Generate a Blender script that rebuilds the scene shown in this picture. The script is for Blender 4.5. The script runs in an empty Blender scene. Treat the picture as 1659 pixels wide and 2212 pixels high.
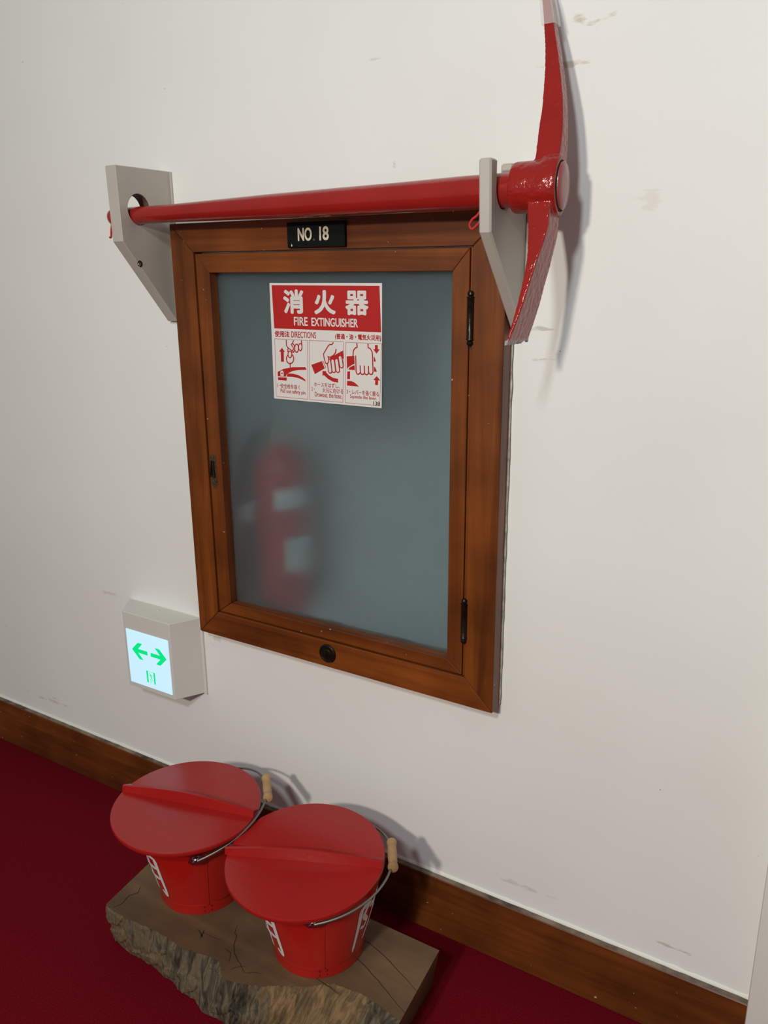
import bpy, bmesh, math, random
from mathutils import Vector, Matrix, noise
from math import sin, cos, pi, radians

S = bpy.context.scene
C = S.collection
random.seed(18)

# ------------------------------------------------------------------ camera
cam_data = bpy.data.cameras.new('camera')
cam_data.sensor_fit = 'HORIZONTAL'
cam_data.sensor_width = 36.0
cam_data.lens = 36.0 * 1782.33 / 1659.0
cam_data.clip_start = 0.01
cam = bpy.data.objects.new('camera', cam_data)
C.objects.link(cam)
YAW, PITCH, ROLL = 0.54899, -0.284885, 0.008417
_R = (Matrix.Rotation(YAW, 3, 'Z') @ Matrix.Rotation(PITCH, 3, 'X') @ Matrix.Rotation(ROLL, 3, 'Y'))
_B = Matrix((_R.col[0], _R.col[2], -_R.col[1])).transposed()
cam.matrix_world = Matrix.Translation((0.743635, -1.070697, 1.121606)) @ _B.to_4x4()
S.camera = cam

# ------------------------------------------------------------------ light
S.view_settings.view_transform = 'Standard'
S.view_settings.look = 'None'
S.view_settings.gamma = 1.0
S.view_settings.use_curve_mapping = False
S.view_settings.exposure = 0.0

world = bpy.data.worlds.new('hall_daylight')
S.world = world
world.use_nodes = True
world.node_tree.nodes['Background'].inputs[0].default_value = (0.96, 0.985, 0.98, 1)
world.node_tree.nodes['Background'].inputs[1].default_value = 0.185


def area_light(name, loc, target, power, size, color):
    d = bpy.data.lights.new(name, 'AREA')
    d.shape = 'DISK'
    d.size = size
    d.energy = power
    d.color = color
    o = bpy.data.objects.new(name, d)
    C.objects.link(o)
    o.location = loc
    o.rotation_euler = (Vector(target) - Vector(loc)).to_track_quat('-Z', 'Y').to_euler()
    return o


area_light('wall_lamp_light', (0.28, -2.1, 1.58), (0.45, 0, 0.35), 22.0, 0.13, (1.0, 0.935, 0.81))
area_light('window_light', (0.55, -2.1, 2.15), (0.55, 0, 0.35), 19.5, 0.22, (0.86, 0.965, 0.99))


# ------------------------------------------------------------------ materials
def new_mat(name):
    m = bpy.data.materials.new(name)
    m.use_nodes = True
    nt = m.node_tree
    return m, nt, nt.nodes, nt.links, nt.nodes['Principled BSDF']


def plain(name, col, rough=0.5, metal=0.0, bump=0.0, bscale=60.0, coat=0.0, var=0.0, vscale=12.0, spec=0.5):
    m, nt, N, L, b = new_mat(name)
    b.inputs['Base Color'].default_value = (*col, 1)
    b.inputs['Roughness'].default_value = rough
    b.inputs['Metallic'].default_value = metal
    b.inputs['Coat Weight'].default_value = coat
    b.inputs['Coat Roughness'].default_value = 0.12
    b.inputs['Specular IOR Level'].default_value = spec
    tc = N.new('ShaderNodeTexCoord')
    if var > 0:
        n = N.new('ShaderNodeTexNoise')
        n.inputs['Scale'].default_value = vscale
        n.inputs['Detail'].default_value = 5
        L.new(tc.outputs['Object'], n.inputs['Vector'])
        r = N.new('ShaderNodeValToRGB')
        r.color_ramp.elements[0].position = 0.3
        r.color_ramp.elements[1].position = 0.7
        r.color_ramp.elements[0].color = (*[c * (1 - var) for c in col], 1)
        r.color_ramp.elements[1].color = (*[min(1, c * (1 + var)) for c in col], 1)
        L.new(n.outputs['Fac'], r.inputs['Fac'])
        L.new(r.outputs['Color'], b.inputs['Base Color'])
    if bump > 0:
        n2 = N.new('ShaderNodeTexNoise')
        n2.inputs['Scale'].default_value = bscale
        n2.inputs['Detail'].default_value = 3
        L.new(tc.outputs['Object'], n2.inputs['Vector'])
        bp = N.new('ShaderNodeBump')
        bp.inputs['Strength'].default_value = bump
        bp.inputs['Distance'].default_value = 0.002
        L.new(n2.outputs['Fac'], bp.inputs['Height'])
        L.new(bp.outputs['Normal'], b.inputs['Normal'])
    return m


def mixrgb(N, blend='MIX', fac=0.5):
    n = N.new('ShaderNodeMix')
    n.data_type = 'RGBA'
    n.blend_type = blend
    n.inputs[0].default_value = fac
    return n   # inputs 0 fac, 6 A, 7 B ; output 2


def wood(name, dark, light, axis, rough=0.42, coat=0.10, specks=0.0, fine=1.0):
    """varnished timber, grain along the given axis of the object's own coordinates"""
    m, nt, N, L, b = new_mat(name)
    tc = N.new('ShaderNodeTexCoord')
    mp = N.new('ShaderNodeMapping')
    sc = [34.0 * fine] * 3
    sc['xyz'.index(axis)] = 1.6
    mp.inputs['Scale'].default_value = sc
    L.new(tc.outputs['Object'], mp.inputs['Vector'])
    n1 = N.new('ShaderNodeTexNoise')
    n1.inputs['Scale'].default_value = 1.0
    n1.inputs['Detail'].default_value = 6
    n1.inputs['Roughness'].default_value = 0.62
    n1.inputs['Distortion'].default_value = 0.6
    L.new(mp.outputs['Vector'], n1.inputs['Vector'])
    rp = N.new('ShaderNodeValToRGB')
    rp.color_ramp.elements[0].position = 0.28
    rp.color_ramp.elements[0].color = (*dark, 1)
    rp.color_ramp.elements[1].position = 0.72
    rp.color_ramp.elements[1].color = (*light, 1)
    L.new(n1.outputs['Fac'], rp.inputs['Fac'])
    n2 = N.new('ShaderNodeTexNoise')
    n2.inputs['Scale'].default_value = 9.0
    n2.inputs['Detail'].default_value = 3
    L.new(tc.outputs['Object'], n2.inputs['Vector'])
    r2 = N.new('ShaderNodeValToRGB')
    r2.color_ramp.elements[0].position = 0.3
    r2.color_ramp.elements[0].color = (0.62, 0.60, 0.58, 1)
    r2.color_ramp.elements[1].position = 0.7
    r2.color_ramp.elements[1].color = (1.15, 1.12, 1.05, 1)
    L.new(n2.outputs['Fac'], r2.inputs['Fac'])
    mx = mixrgb(N, 'MULTIPLY', 1.0)
    L.new(rp.outputs['Color'], mx.inputs[6])
    L.new(r2.outputs['Color'], mx.inputs[7])
    out = mx.outputs[2]
    if specks > 0:
        v = N.new('ShaderNodeTexNoise')
        v.inputs['Scale'].default_value = 120.0
        v.inputs['Detail'].default_value = 1.0
        L.new(tc.outputs['Object'], v.inputs['Vector'])
        rs = N.new('ShaderNodeValToRGB')
        rs.color_ramp.elements[0].position = 0.80 - 0.03 * specks
        rs.color_ramp.elements[0].color = (0, 0, 0, 1)
        rs.color_ramp.elements[1].position = 0.84 - 0.03 * specks
        rs.color_ramp.elements[1].color = (1, 1, 1, 1)
        L.new(v.outputs['Fac'], rs.inputs['Fac'])
        m2 = mixrgb(N)
        L.new(rs.outputs['Color'], m2.inputs[0])
        L.new(out, m2.inputs[6])
        m2.inputs[7].default_value = (0.42, 0.33, 0.22, 1)
        out = m2.outputs[2]
    L.new(out, b.inputs['Base Color'])
    b.inputs['Roughness'].default_value = rough
    b.inputs['Coat Weight'].default_value = coat
    b.inputs['Coat Roughness'].default_value = 0.2
    b.inputs['Specular IOR Level'].default_value = 0.3
    bp = N.new('ShaderNodeBump')
    bp.inputs['Strength'].default_value = 0.12
    bp.inputs['Distance'].default_value = 0.001
    L.new(n1.outputs['Fac'], bp.inputs['Height'])
    L.new(bp.outputs['Normal'], b.inputs['Normal'])
    return m


def wall_paint():
    m, nt, N, L, b = new_mat('wall_paint')
    tc = N.new('ShaderNodeTexCoord')
    n = N.new('ShaderNodeTexNoise')
    n.inputs['Scale'].default_value = 3.5
    n.inputs['Detail'].default_value = 4
    L.new(tc.outputs['Object'], n.inputs['Vector'])
    r = N.new('ShaderNodeValToRGB')
    r.color_ramp.elements[0].position = 0.3
    r.color_ramp.elements[0].color = (0.80, 0.785, 0.755, 1)
    r.color_ramp.elements[1].position = 0.7
    r.color_ramp.elements[1].color = (0.835, 0.825, 0.80, 1)
    L.new(n.outputs['Fac'], r.inputs['Fac'])
    out = r.outputs['Color']
    # sparse tiny flecks
    v = N.new('ShaderNodeTexVoronoi')
    v.inputs['Scale'].default_value = 26.0
    v.inputs['Randomness'].default_value = 1.0
    L.new(tc.outputs['Object'], v.inputs['Vector'])
    lt = N.new('ShaderNodeMath')
    lt.operation = 'LESS_THAN'
    lt.inputs[1].default_value = 0.028
    L.new(v.outputs['Distance'], lt.inputs[0])
    ng = N.new('ShaderNodeTexNoise')
    ng.inputs['Scale'].default_value = 7.0
    L.new(tc.outputs['Object'], ng.inputs['Vector'])
    gt = N.new('ShaderNodeMath')
    gt.operation = 'GREATER_THAN'
    gt.inputs[1].default_value = 0.55
    L.new(ng.outputs['Fac'], gt.inputs[0])
    mu = N.new('ShaderNodeMath')
    mu.operation = 'MULTIPLY'
    L.new(lt.outputs[0], mu.inputs[0])
    L.new(gt.outputs[0], mu.inputs[1])
    mk = mixrgb(N)
    L.new(mu.outputs[0], mk.inputs[0])
    L.new(out, mk.inputs[6])
    mk.inputs[7].default_value = (0.42, 0.38, 0.33, 1)
    out = mk.outputs[2]
    # a few scuffed patches, each at its own place on the wall
    sc = N.new('ShaderNodeTexNoise')
    sc.inputs['Scale'].default_value = 75.0
    sc.inputs['Detail'].default_value = 4
    mpp = N.new('ShaderNodeMapping')
    mpp.inputs['Scale'].default_value = (0.5, 1, 1.6)
    L.new(tc.outputs['Object'], mpp.inputs['Vector'])
    L.new(mpp.outputs['Vector'], sc.inputs['Vector'])
    for (px, pz, rx, rz, col) in ((0.372, 1.405, 0.05, 0.012, (0.55, 0.48, 0.38)), (0.36, 1.36, 0.05, 0.010, (0.55, 0.48, 0.36)),
                                  (0.335, 1.045, 0.035, 0.006, (0.5, 0.46, 0.42)), (0.34, 1.005, 0.03, 0.004, (0.5, 0.46, 0.42)),
                                  (0.47, 1.20, 0.03, 0.02, (0.74, 0.70, 0.64)), (-0.575, 0.478, 0.05, 0.008, (0.62, 0.59, 0.55)),
                                  (-0.295, 0.445, 0.02, 0.02, (0.62, 0.58, 0.54)), (-0.83, 0.16, 0.10, 0.012, (0.6, 0.55, 0.49)),
                                  (0.34, 0.155, 0.12, 0.008, (0.64, 0.61, 0.57)), (0.59, 0.15, 0.07, 0.006, (0.5, 0.45, 0.4)),
                                  (0.11, 1.265, 0.006, 0.012, (0.55, 0.53, 0.5)), (0.08, 1.40, 0.02, 0.006, (0.6, 0.6, 0.58))):
        mp = N.new('ShaderNodeMapping')
        mp.vector_type = 'TEXTURE'
        mp.inputs['Location'].default_value = (px, 0, pz)
        mp.inputs['Scale'].default_value = (rx, 1, rz)
        L.new(tc.outputs['Object'], mp.inputs['Vector'])
        gr = N.new('ShaderNodeTexGradient')
        gr.gradient_type = 'SPHERICAL'
        L.new(mp.outputs['Vector'], gr.inputs['Vector'])
        ad = N.new('ShaderNodeMath')
        ad.operation = 'MULTIPLY_ADD'
        ad.inputs[1].default_value = 0.28
        L.new(gr.outputs['Fac'], ad.inputs[0])
        L.new(sc.outputs['Fac'], ad.inputs[2])
        rr = N.new('ShaderNodeMapRange')
        rr.inputs['From Min'].default_value = 0.66
        rr.inputs['From Max'].default_value = 0.78
        rr.inputs['To Max'].default_value = 0.75
        L.new(ad.outputs[0], rr.inputs['Value'])
        g0 = N.new('ShaderNodeMath')
        g0.operation = 'GREATER_THAN'
        g0.inputs[1].default_value = 0.001
        L.new(gr.outputs['Fac'], g0.inputs[0])
        mm = N.new('ShaderNodeMath')
        mm.operation = 'MULTIPLY'
        L.new(rr.outputs[0], mm.inputs[0])
        L.new(g0.outputs[0], mm.inputs[1])
        mk = mixrgb(N)
        L.new(mm.outputs[0], mk.inputs[0])
        L.new(out, mk.inputs[6])
        mk.inputs[7].default_value = (*col, 1)
        out = mk.outputs[2]
    L.new(out, b.inputs['Base Color'])
    b.inputs['Roughness'].default_value = 0.55
    b.inputs['Specular IOR Level'].default_value = 0.25
    nb = N.new('ShaderNodeTexNoise')
    nb.inputs['Scale'].default_value = 16.0
    nb.inputs['Detail'].default_value = 5
    L.new(tc.outputs['Object'], nb.inputs['Vector'])
    bp = N.new('ShaderNodeBump')
    bp.inputs['Strength'].default_value = 0.08
    bp.inputs['Distance'].default_value = 0.004
    L.new(nb.outputs['Fac'], bp.inputs['Height'])
    L.new(bp.outputs['Normal'], b.inputs['Normal'])
    return m


def carpet_mat():
    m, nt, N, L, b = new_mat('red_carpet')
    tc = N.new('ShaderNodeTexCoord')
    n = N.new('ShaderNodeTexNoise')
    n.inputs['Scale'].default_value = 420.0
    n.inputs['Detail'].default_value = 3
    L.new(tc.outputs['Object'], n.inputs['Vector'])
    r = N.new('ShaderNodeValToRGB')
    r.color_ramp.elements[0].position = 0.25
    r.color_ramp.elements[0].color = (0.085, 0.0012, 0.004, 1)
    r.color_ramp.elements[1].position = 0.8
    r.color_ramp.elements[1].color = (0.20, 0.004, 0.012, 1)
    L.new(n.outputs['Fac'], r.inputs['Fac'])
    L.new(r.outputs['Color'], b.inputs['Base Color'])
    b.inputs['Roughness'].default_value = 0.95
    b.inputs['Specular IOR Level'].default_value = 0.08
    bp = N.new('ShaderNodeBump')
    bp.inputs['Strength'].default_value = 0.6
    bp.inputs['Distance'].default_value = 0.002
    L.new(n.outputs['Fac'], bp.inputs['Height'])
    L.new(bp.outputs['Normal'], b.inputs['Normal'])
    return m


def frosted_glass():
    m, nt, N, L, b = new_mat('frosted_glass')
    N.remove(b)
    out = N['Material Output']
    rf = N.new('ShaderNodeBsdfRefraction')
    rf.inputs['Color'].default_value = (0.86, 0.93, 0.94, 1)
    rf.inputs['Roughness'].default_value = 0.44
    rf.inputs['IOR'].default_value = 1.28
    tl = N.new('ShaderNodeBsdfTranslucent')
    tl.inputs['Color'].default_value = (0.9, 0.97, 0.98, 1)
    df = N.new('ShaderNodeBsdfDiffuse')
    df.inputs['Color'].default_value = (0.13, 0.155, 0.16, 1)
    gl = N.new('ShaderNodeBsdfGlossy')
    gl.inputs['Roughness'].default_value = 0.35
    gl.inputs['Color'].default_value = (0.9, 0.95, 1, 1)
    m1 = N.new('ShaderNodeMixShader')
    m1.inputs[0].default_value = 0.16
    L.new(rf.outputs[0], m1.inputs[1])
    L.new(tl.outputs[0], m1.inputs[2])
    m2 = N.new('ShaderNodeMixShader')
    m2.inputs[0].default_value = 0.16
    L.new(m1.outputs[0], m2.inputs[1])
    L.new(df.outputs[0], m2.inputs[2])
    fr = N.new('ShaderNodeFresnel')
    fr.inputs['IOR'].default_value = 1.35
    m3 = N.new('ShaderNodeMixShader')
    L.new(fr.outputs[0], m3.inputs[0])
    L.new(m2.outputs[0], m3.inputs[1])
    L.new(gl.outputs[0], m3.inputs[2])
    L.new(m3.outputs[0], out.inputs['Surface'])
    return m


def emit(name, col, strength):
    m, nt, N, L, b = new_mat(name)
    b.inputs['Base Color'].default_value = (*[c * 0.5 for c in col], 1)
    b.inputs['Roughness'].default_value = 0.35
    b.inputs['Emission Color'].default_value = (*col, 1)
    b.inputs['Emission Strength'].default_value = strength
    return m


def bark_mat():
    m, nt, N, L, b = new_mat('bark_edge')
    tc = N.new('ShaderNodeTexCoord')
    mp = N.new('ShaderNodeMapping')
    mp.inputs['Scale'].default_value = (80, 40, 13)
    mp.inputs['Rotation'].default_value = (0, radians(22), 0)
    L.new(tc.outputs['Object'], mp.inputs['Vector'])
    n = N.new('ShaderNodeTexNoise')
    n.inputs['Scale'].default_value = 1.0
    n.inputs['Detail'].default_value = 7
    n.inputs['Roughness'].default_value = 0.6
    n.inputs['Distortion'].default_value = 1.0
    L.new(mp.outputs['Vector'], n.inputs['Vector'])
    # fibrous sapwood laid bare over part of the edge (position along the slab)
    sx = N.new('ShaderNodeSeparateXYZ')
    L.new(tc.outputs['Object'], sx.inputs[0])
    wob = N.new('ShaderNodeTexNoise')
    wob.inputs['Scale'].default_value = 28.0
    L.new(tc.outputs['Object'], wob.inputs['Vector'])
    ad = N.new('ShaderNodeMath')
    ad.operation = 'MULTIPLY_ADD'
    ad.inputs[1].default_value = 0.10
    L.new(wob.outputs['Fac'], ad.inputs[0])
    L.new(sx.outputs['X'], ad.inputs[2])
    rm = N.new('ShaderNodeValToRGB')
    e = rm.color_ramp.elements
    e[0].position = 0.0
    e[0].color = (0.17, 0.17, 0.17, 1)
    e[1].position = 1.0
    e[1].color = (0, 0, 0, 1)
    mr = N.new('ShaderNodeMapRange')
    mr.inputs['From Min'].default_value = -0.25
    mr.inputs['From Max'].default_value = 0.35
    L.new(ad.outputs[0], mr.inputs['Value'])
    for pos, val in ((0.24, 0.16), (0.32, 0.07), (0.56, 0.04), (0.60, 0.30), (0.83, 0.30), (0.86, 0.03)):
        el = e.new(pos)
        v = max(0, val)
        el.color = (v, v, v, 1)
    L.new(mr.outputs[0], rm.inputs['Fac'])
    a2 = N.new('ShaderNodeMath')
    a2.operation = 'ADD'
    L.new(n.outputs['Fac'], a2.inputs[0])
    sb_ = N.new('ShaderNodeMath')
    sb_.operation = 'SUBTRACT'
    sb_.inputs[1].default_value = 0.10
    L.new(rm.outputs['Color'], sb_.inputs[0])
    L.new(sb_.outputs[0], a2.inputs[1])
    r = N.new('ShaderNodeValToRGB')
    e = r.color_ramp.elements
    e[0].position = 0.30
    e[0].color = (0.030, 0.024, 0.018, 1)
    e[1].position = 0.95
    e[1].color = (0.29, 0.18, 0.085, 1)
    for pos, col in ((0.46, (0.085, 0.066, 0.045)), (0.53, (0.15, 0.115, 0.072)), (0.62, (0.12, 0.076, 0.038)), (0.74, (0.20, 0.128, 0.062))):
        el = e.new(pos)
        el.color = (*col, 1)
    L.new(a2.outputs[0], r.inputs['Fac'])
    L.new(r.outputs['Color'], b.inputs['Base Color'])
    b.inputs['Roughness'].default_value = 0.85
    b.inputs['Specular IOR Level'].default_value = 0.2
    bp = N.new('ShaderNodeBump')
    bp.inputs['Strength'].default_value = 0.8
    bp.inputs['Distance'].default_value = 0.004
    L.new(n.outputs['Fac'], bp.inputs['Height'])
    L.new(bp.outputs['Normal'], b.inputs['Normal'])
    return m


M = {
    'wall': wall_paint(),
    'carpet': carpet_mat(),
    'wood_x': wood('varnished_wood_across', (0.080, 0.018, 0.003), (0.245, 0.066, 0.010), 'x', specks=1.0),
    'wood_z': wood('varnished_wood_upright', (0.080, 0.018, 0.003), (0.245, 0.066, 0.010), 'z', specks=1.0),
    'base_x': wood('baseboard_wood', (0.075, 0.017, 0.003), (0.20, 0.055, 0.009), 'x', rough=0.5, coat=0.05, specks=0.4),
    'dust': plain('dusty_old_paint', (0.15, 0.115, 0.082), 0.9, var=0.7, vscale=30),
    'caulk': plain('dried_caulk', (0.45, 0.40, 0.34), 0.8, var=0.4, vscale=80),
    'darkgap': plain('dark_joint', (0.012, 0.008, 0.006), 0.9),
    'glass': frosted_glass(),
    'liner': plain('cabinet_liner', (0.72, 0.74, 0.74), 0.8),
    'bronze': plain('dark_bronze', (0.022, 0.015, 0.010), 0.32, metal=0.6, bump=0.3, bscale=180, var=0.4, vscale=120),
    'brass_worn': plain('worn_brass', (0.10, 0.075, 0.04), 0.5, metal=0.6, var=0.6, vscale=260),
    'black': plain('black_lacquer', (0.003, 0.004, 0.0035), 0.6, var=0.3, vscale=40, spec=0.15),
    'cream': plain('cream_lettering', (0.62, 0.56, 0.42), 0.6),
    'bracket': plain('bracket_grey_paint', (0.47, 0.43, 0.38), 0.42, bump=0.15, bscale=45, var=0.06, vscale=9),
    'rawwood': plain('bare_hole_rim', (0.10, 0.06, 0.045), 0.9, var=0.5, vscale=90),
    'pickred': plain('pickaxe_red_enamel', (0.30, 0.014, 0.010), 0.15, bump=0.42, bscale=190, coat=0.0, var=0.08, vscale=20, spec=0.5),
    'shaftred': plain('shaft_red_enamel', (0.30, 0.014, 0.010), 0.20, bump=0.30, bscale=70, coat=0.3, var=0.08, vscale=14),
    'endred': plain('shaft_end_enamel', (0.30, 0.05, 0.05), 0.3, bump=0.3, bscale=90, coat=0.4),
    'chip': plain('chipped_bare_steel', (0.42, 0.36, 0.34), 0.55, bump=0.6, bscale=160, var=0.3, vscale=120),
    'cord': plain('red_string', (0.50, 0.018, 0.022), 0.8),
    'bucket': plain('bucket_red_paint', (0.47, 0.010, 0.007), 0.28, bump=0.10, bscale=30, coat=0.25, var=0.06, vscale=9),
    'lid': plain('lid_red_paint', (0.36, 0.012, 0.010), 0.24, bump=0.10, bscale=110, var=0.06, vscale=7),
    'wire': plain('galvanised_wire', (0.24, 0.24, 0.225), 0.5, metal=0.8),
    'steel': plain('bright_steel', (0.6, 0.6, 0.6), 0.18, metal=1.0),
    'beech': wood('beech_grip', (0.42, 0.24, 0.11), (0.60, 0.39, 0.21), 'z', rough=0.5, coat=0.0),
    'white_brush': plain('white_brushed_paint', (0.72, 0.70, 0.67), 0.5),
    'rivet': plain('dark_rivet', (0.03, 0.004, 0.004), 0.5),
    'slab': wood('slab_wood', (0.095, 0.054, 0.028), (0.165, 0.100, 0.053), 'x', rough=0.6, coat=0.0, fine=0.7),
    'slab_end': plain('slab_sawn_end', (0.085, 0.050, 0.026), 0.8, bump=0.4, bscale=60, var=0.3, vscale=40),
    'bark': bark_mat(),
    'crack': plain('crack_dark', (0.018, 0.009, 0.006), 0.9),
    'housing': plain('sign_housing_white', (0.66, 0.64, 0.60), 0.5),
    'panel': emit('lit_sign_panel', (0.56, 0.83, 1.0), 0.80),
    'green': emit('lit_green', (0.0, 0.72, 0.22), 0.85),
    'sheet': plain('sign_white_sheet', (0.74, 0.70, 0.67), 0.45),
    'r': plain('print_red', (0.46, 0.012, 0.010), 0.42),
    'w': plain('print_white', (0.72, 0.68, 0.65), 0.5),
    'k': plain('ink_black', (0.01, 0.01, 0.01), 0.6),
    'ext_red': plain('extinguisher_red', (0.60, 0.012, 0.012), 0.3),
    'ext_white': plain('extinguisher_label', (0.80, 0.80, 0.80), 0.5),
    'rubber': plain('black_rubber', (0.012, 0.012, 0.012), 0.6),
    'sleeve': None,
    'plaster': plain('white_plaster_trim', (0.80, 0.78, 0.74), 0.6, bump=0.1, bscale=12),
}


def clear_sleeve():
    m, nt, N, L, b = new_mat('clear_plastic_sleeve')
    b.inputs['Base Color'].default_value = (0.93, 0.93, 0.90, 1)
    b.inputs['Roughness'].default_value = 0.3
    b.inputs['Alpha'].default_value = 0.30
    return m


M['sleeve'] = clear_sleeve()


# ------------------------------------------------------------------ mesh helpers
def tag(o, label=None, cat=None, group=None, kind=None):
    if label: o['label'] = label
    if cat: o['category'] = cat
    if group: o['group'] = group
    if kind: o['kind'] = kind
    return o


def thing(name, loc, label, cat, group=None):
    o = bpy.data.objects.new(name, None)
    o.empty_display_size = 0.05
    o.location = loc
    C.objects.link(o)
    return tag(o, label, cat, group)


def base_of(parent):
    p = Vector((0, 0, 0))
    while parent is not None:
        p += parent.location
        parent = parent.parent
    return p


def finish(me, smooth):
    if smooth:
        me.polygons.foreach_set('use_smooth', [True] * len(me.polygons))
        me.set_sharp_from_angle(angle=radians(smooth))
    me.update()


def part(name, geo, mat, parent=None, smooth=0, label=None, kind=None):
    """geo = (world verts, faces); the mesh is stored relative to the parent's base"""
    v, f = geo
    b = base_of(parent)
    me = bpy.data.meshes.new(name)
    me.from_pydata([tuple(Vector(p) - b) for p in v], [], f)
    me.materials.append(M[mat] if isinstance(mat, str) else mat)
    finish(me, smooth)
    o = bpy.data.objects.new(name, me)
    C.objects.link(o)
    o.parent = parent
    if label: o['label'] = label
    if kind: o['kind'] = kind
    return o


def join(*gs):
    V, F = [], []
    for v, f in gs:
        n = len(V)
        V += [tuple(p) for p in v]
        F += [tuple(i + n for i in q) for q in f]
    return V, F


def box(x0, x1, y0, y1, z0, z1, bev=0.0):
    v = [(x, y, z) for x in (x0, x1) for y in (y0, y1) for z in (z0, z1)]
    f = [(0, 1, 3, 2), (4, 6, 7, 5), (0, 4, 5, 1), (2, 3, 7, 6), (0, 2, 6, 4), (1, 5, 7, 3)]
    return bevel((v, f), bev) if bev else (v, f)


def bevel(geo, off, seg=1, ang=30):
    bm = bmesh.new()
    vs = [bm.verts.new(p) for p in geo[0]]
    for q in geo[1]:
        try:
            bm.faces.new([vs[i] for i in q])
        except ValueError:
            pass
    bmesh.ops.recalc_face_normals(bm, faces=bm.faces)
    es = [e for e in bm.edges if len(e.link_faces) == 2 and e.calc_face_angle(0) > radians(ang)]
    bmesh.ops.bevel(bm, geom=es, offset=off, offset_type='OFFSET', segments=seg, profile=0.5, affect='EDGES')
    bm.verts.index_update()
    out = ([tuple(v.co) for v in bm.verts], [tuple(v.index for v in q.verts) for q in bm.faces])
    bm.free()
    return out


def prism(poly, a0, a1, axis='y', bev=0.0):
    """poly: 2D outline; extruded along axis. y: (x,z)  x: (y,z)  z: (x,y)"""
    def P(p, a):
        return {'y': (p[0], a, p[1]), 'x': (a, p[0], p[1]), 'z': (p[0], p[1], a)}[axis]
    n = len(poly)
    v = [P(p, a0) for p in poly] + [P(p, a1) for p in poly]
    f = [tuple(range(n))[::-1], tuple(range(n, 2 * n))] + [(i, (i + 1) % n, n + (i + 1) % n, n + i) for i in range(n)]
    g = (v, f)
    if bev:
        return bevel(g, bev)
    bm = bmesh.new()
    vs = [bm.verts.new(p) for p in v]
    for q in f:
        bm.faces.new([vs[i] for i in q])
    bmesh.ops.recalc_face_normals(bm, faces=bm.faces)
    bm.verts.index_update()
    out = ([tuple(t.co) for t in bm.verts], [tuple(t.index for t in q.verts) for q in bm.faces])
    bm.free()
    return out


def frame_from(d):
    d = Vector(d).normalized()
    u = d.orthogonal().normalized()
    return u, d.cross(u)


def lathe(origin, axis, prof, seg=48, ell=None):
    """prof: list of (radius, distance along axis); ends closed when radius > 0"""
    o = Vector(origin)
    a = Vector(axis).normalized()
    if ell is None:
        u, w = frame_from(a)
        ku = kw = 1.0
    else:
        u, w, ku, kw = Vector(ell[0]), Vector(ell[1]), ell[2], ell[3]
    V, F = [], []
    for r, h in prof:
        for k in range(seg):
            t = 2 * pi * k / seg
            V.append(tuple(o + a * h + u * (r * ku * cos(t)) + w * (r * kw * sin(t))))
    for i in range(len(prof) - 1):
        for k in range(seg):
            F.append((i * seg + k, i * seg + (k + 1) % seg, (i + 1) * seg + (k + 1) % seg, (i + 1) * seg + k))
    if prof[0][0] > 1e-6: F.append(tuple(range(seg))[::-1])
    if prof[-1][0] > 1e-6: F.append(tuple((len(prof) - 1) * seg + k for k in range(seg)))
    return V, F


def tube(path, rad, seg=10, closed=False):
    P = [Vector(p) for p in path]
    n = len(P)
    rr = rad if isinstance(rad, (list, tuple)) else [rad] * n
    V, F = [], []
    t0 = (P[1] - P[0]).normalized()
    u = t0.orthogonal().normalized()
    for i in range(n):
        if closed:
            t = (P[(i + 1) % n] - P[i - 1]).normalized()
        else:
            t = (P[min(i + 1, n - 1)] - P[max(i - 1, 0)]).normalized()
        u = (u - t * u.dot(t)).normalized()
        w = t.cross(u)
        for k in range(seg):
            a = 2 * pi * k / seg
            V.append(tuple(P[i] + u * (rr[i] * cos(a)) + w * (rr[i] * sin(a))))
    for i in range(n if closed else n - 1):
        j = (i + 1) % n
        for k in range(seg):
            F.append((i * seg + k, i * seg + (k + 1) % seg, j * seg + (k + 1) % seg, j * seg + k))
    if not closed:
        F.append(tuple(range(seg))[::-1])
        F.append(tuple((n - 1) * seg + k for k in range(seg)))
    return V, F


def smooth_path(pts, n=8):
    """Catmull-Rom through pts"""
    P = [Vector(p) for p in pts]
    P = [2 * P[0] - P[1]] + P + [2 * P[-1] - P[-2]]
    out = []
    for i in range(1, len(P) - 2):
        for k in range(n):
            t = k / n
            a, b, c, d = P[i - 1], P[i], P[i + 1], P[i + 2]
            out.append(0.5 * ((2 * b) + (c - a) * t + (2 * a - 5 * b + 4 * c - d) * t * t + (3 * b - a - 3 * c + d) * t ** 3))
    out.append(P[-2])
    return out


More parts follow.
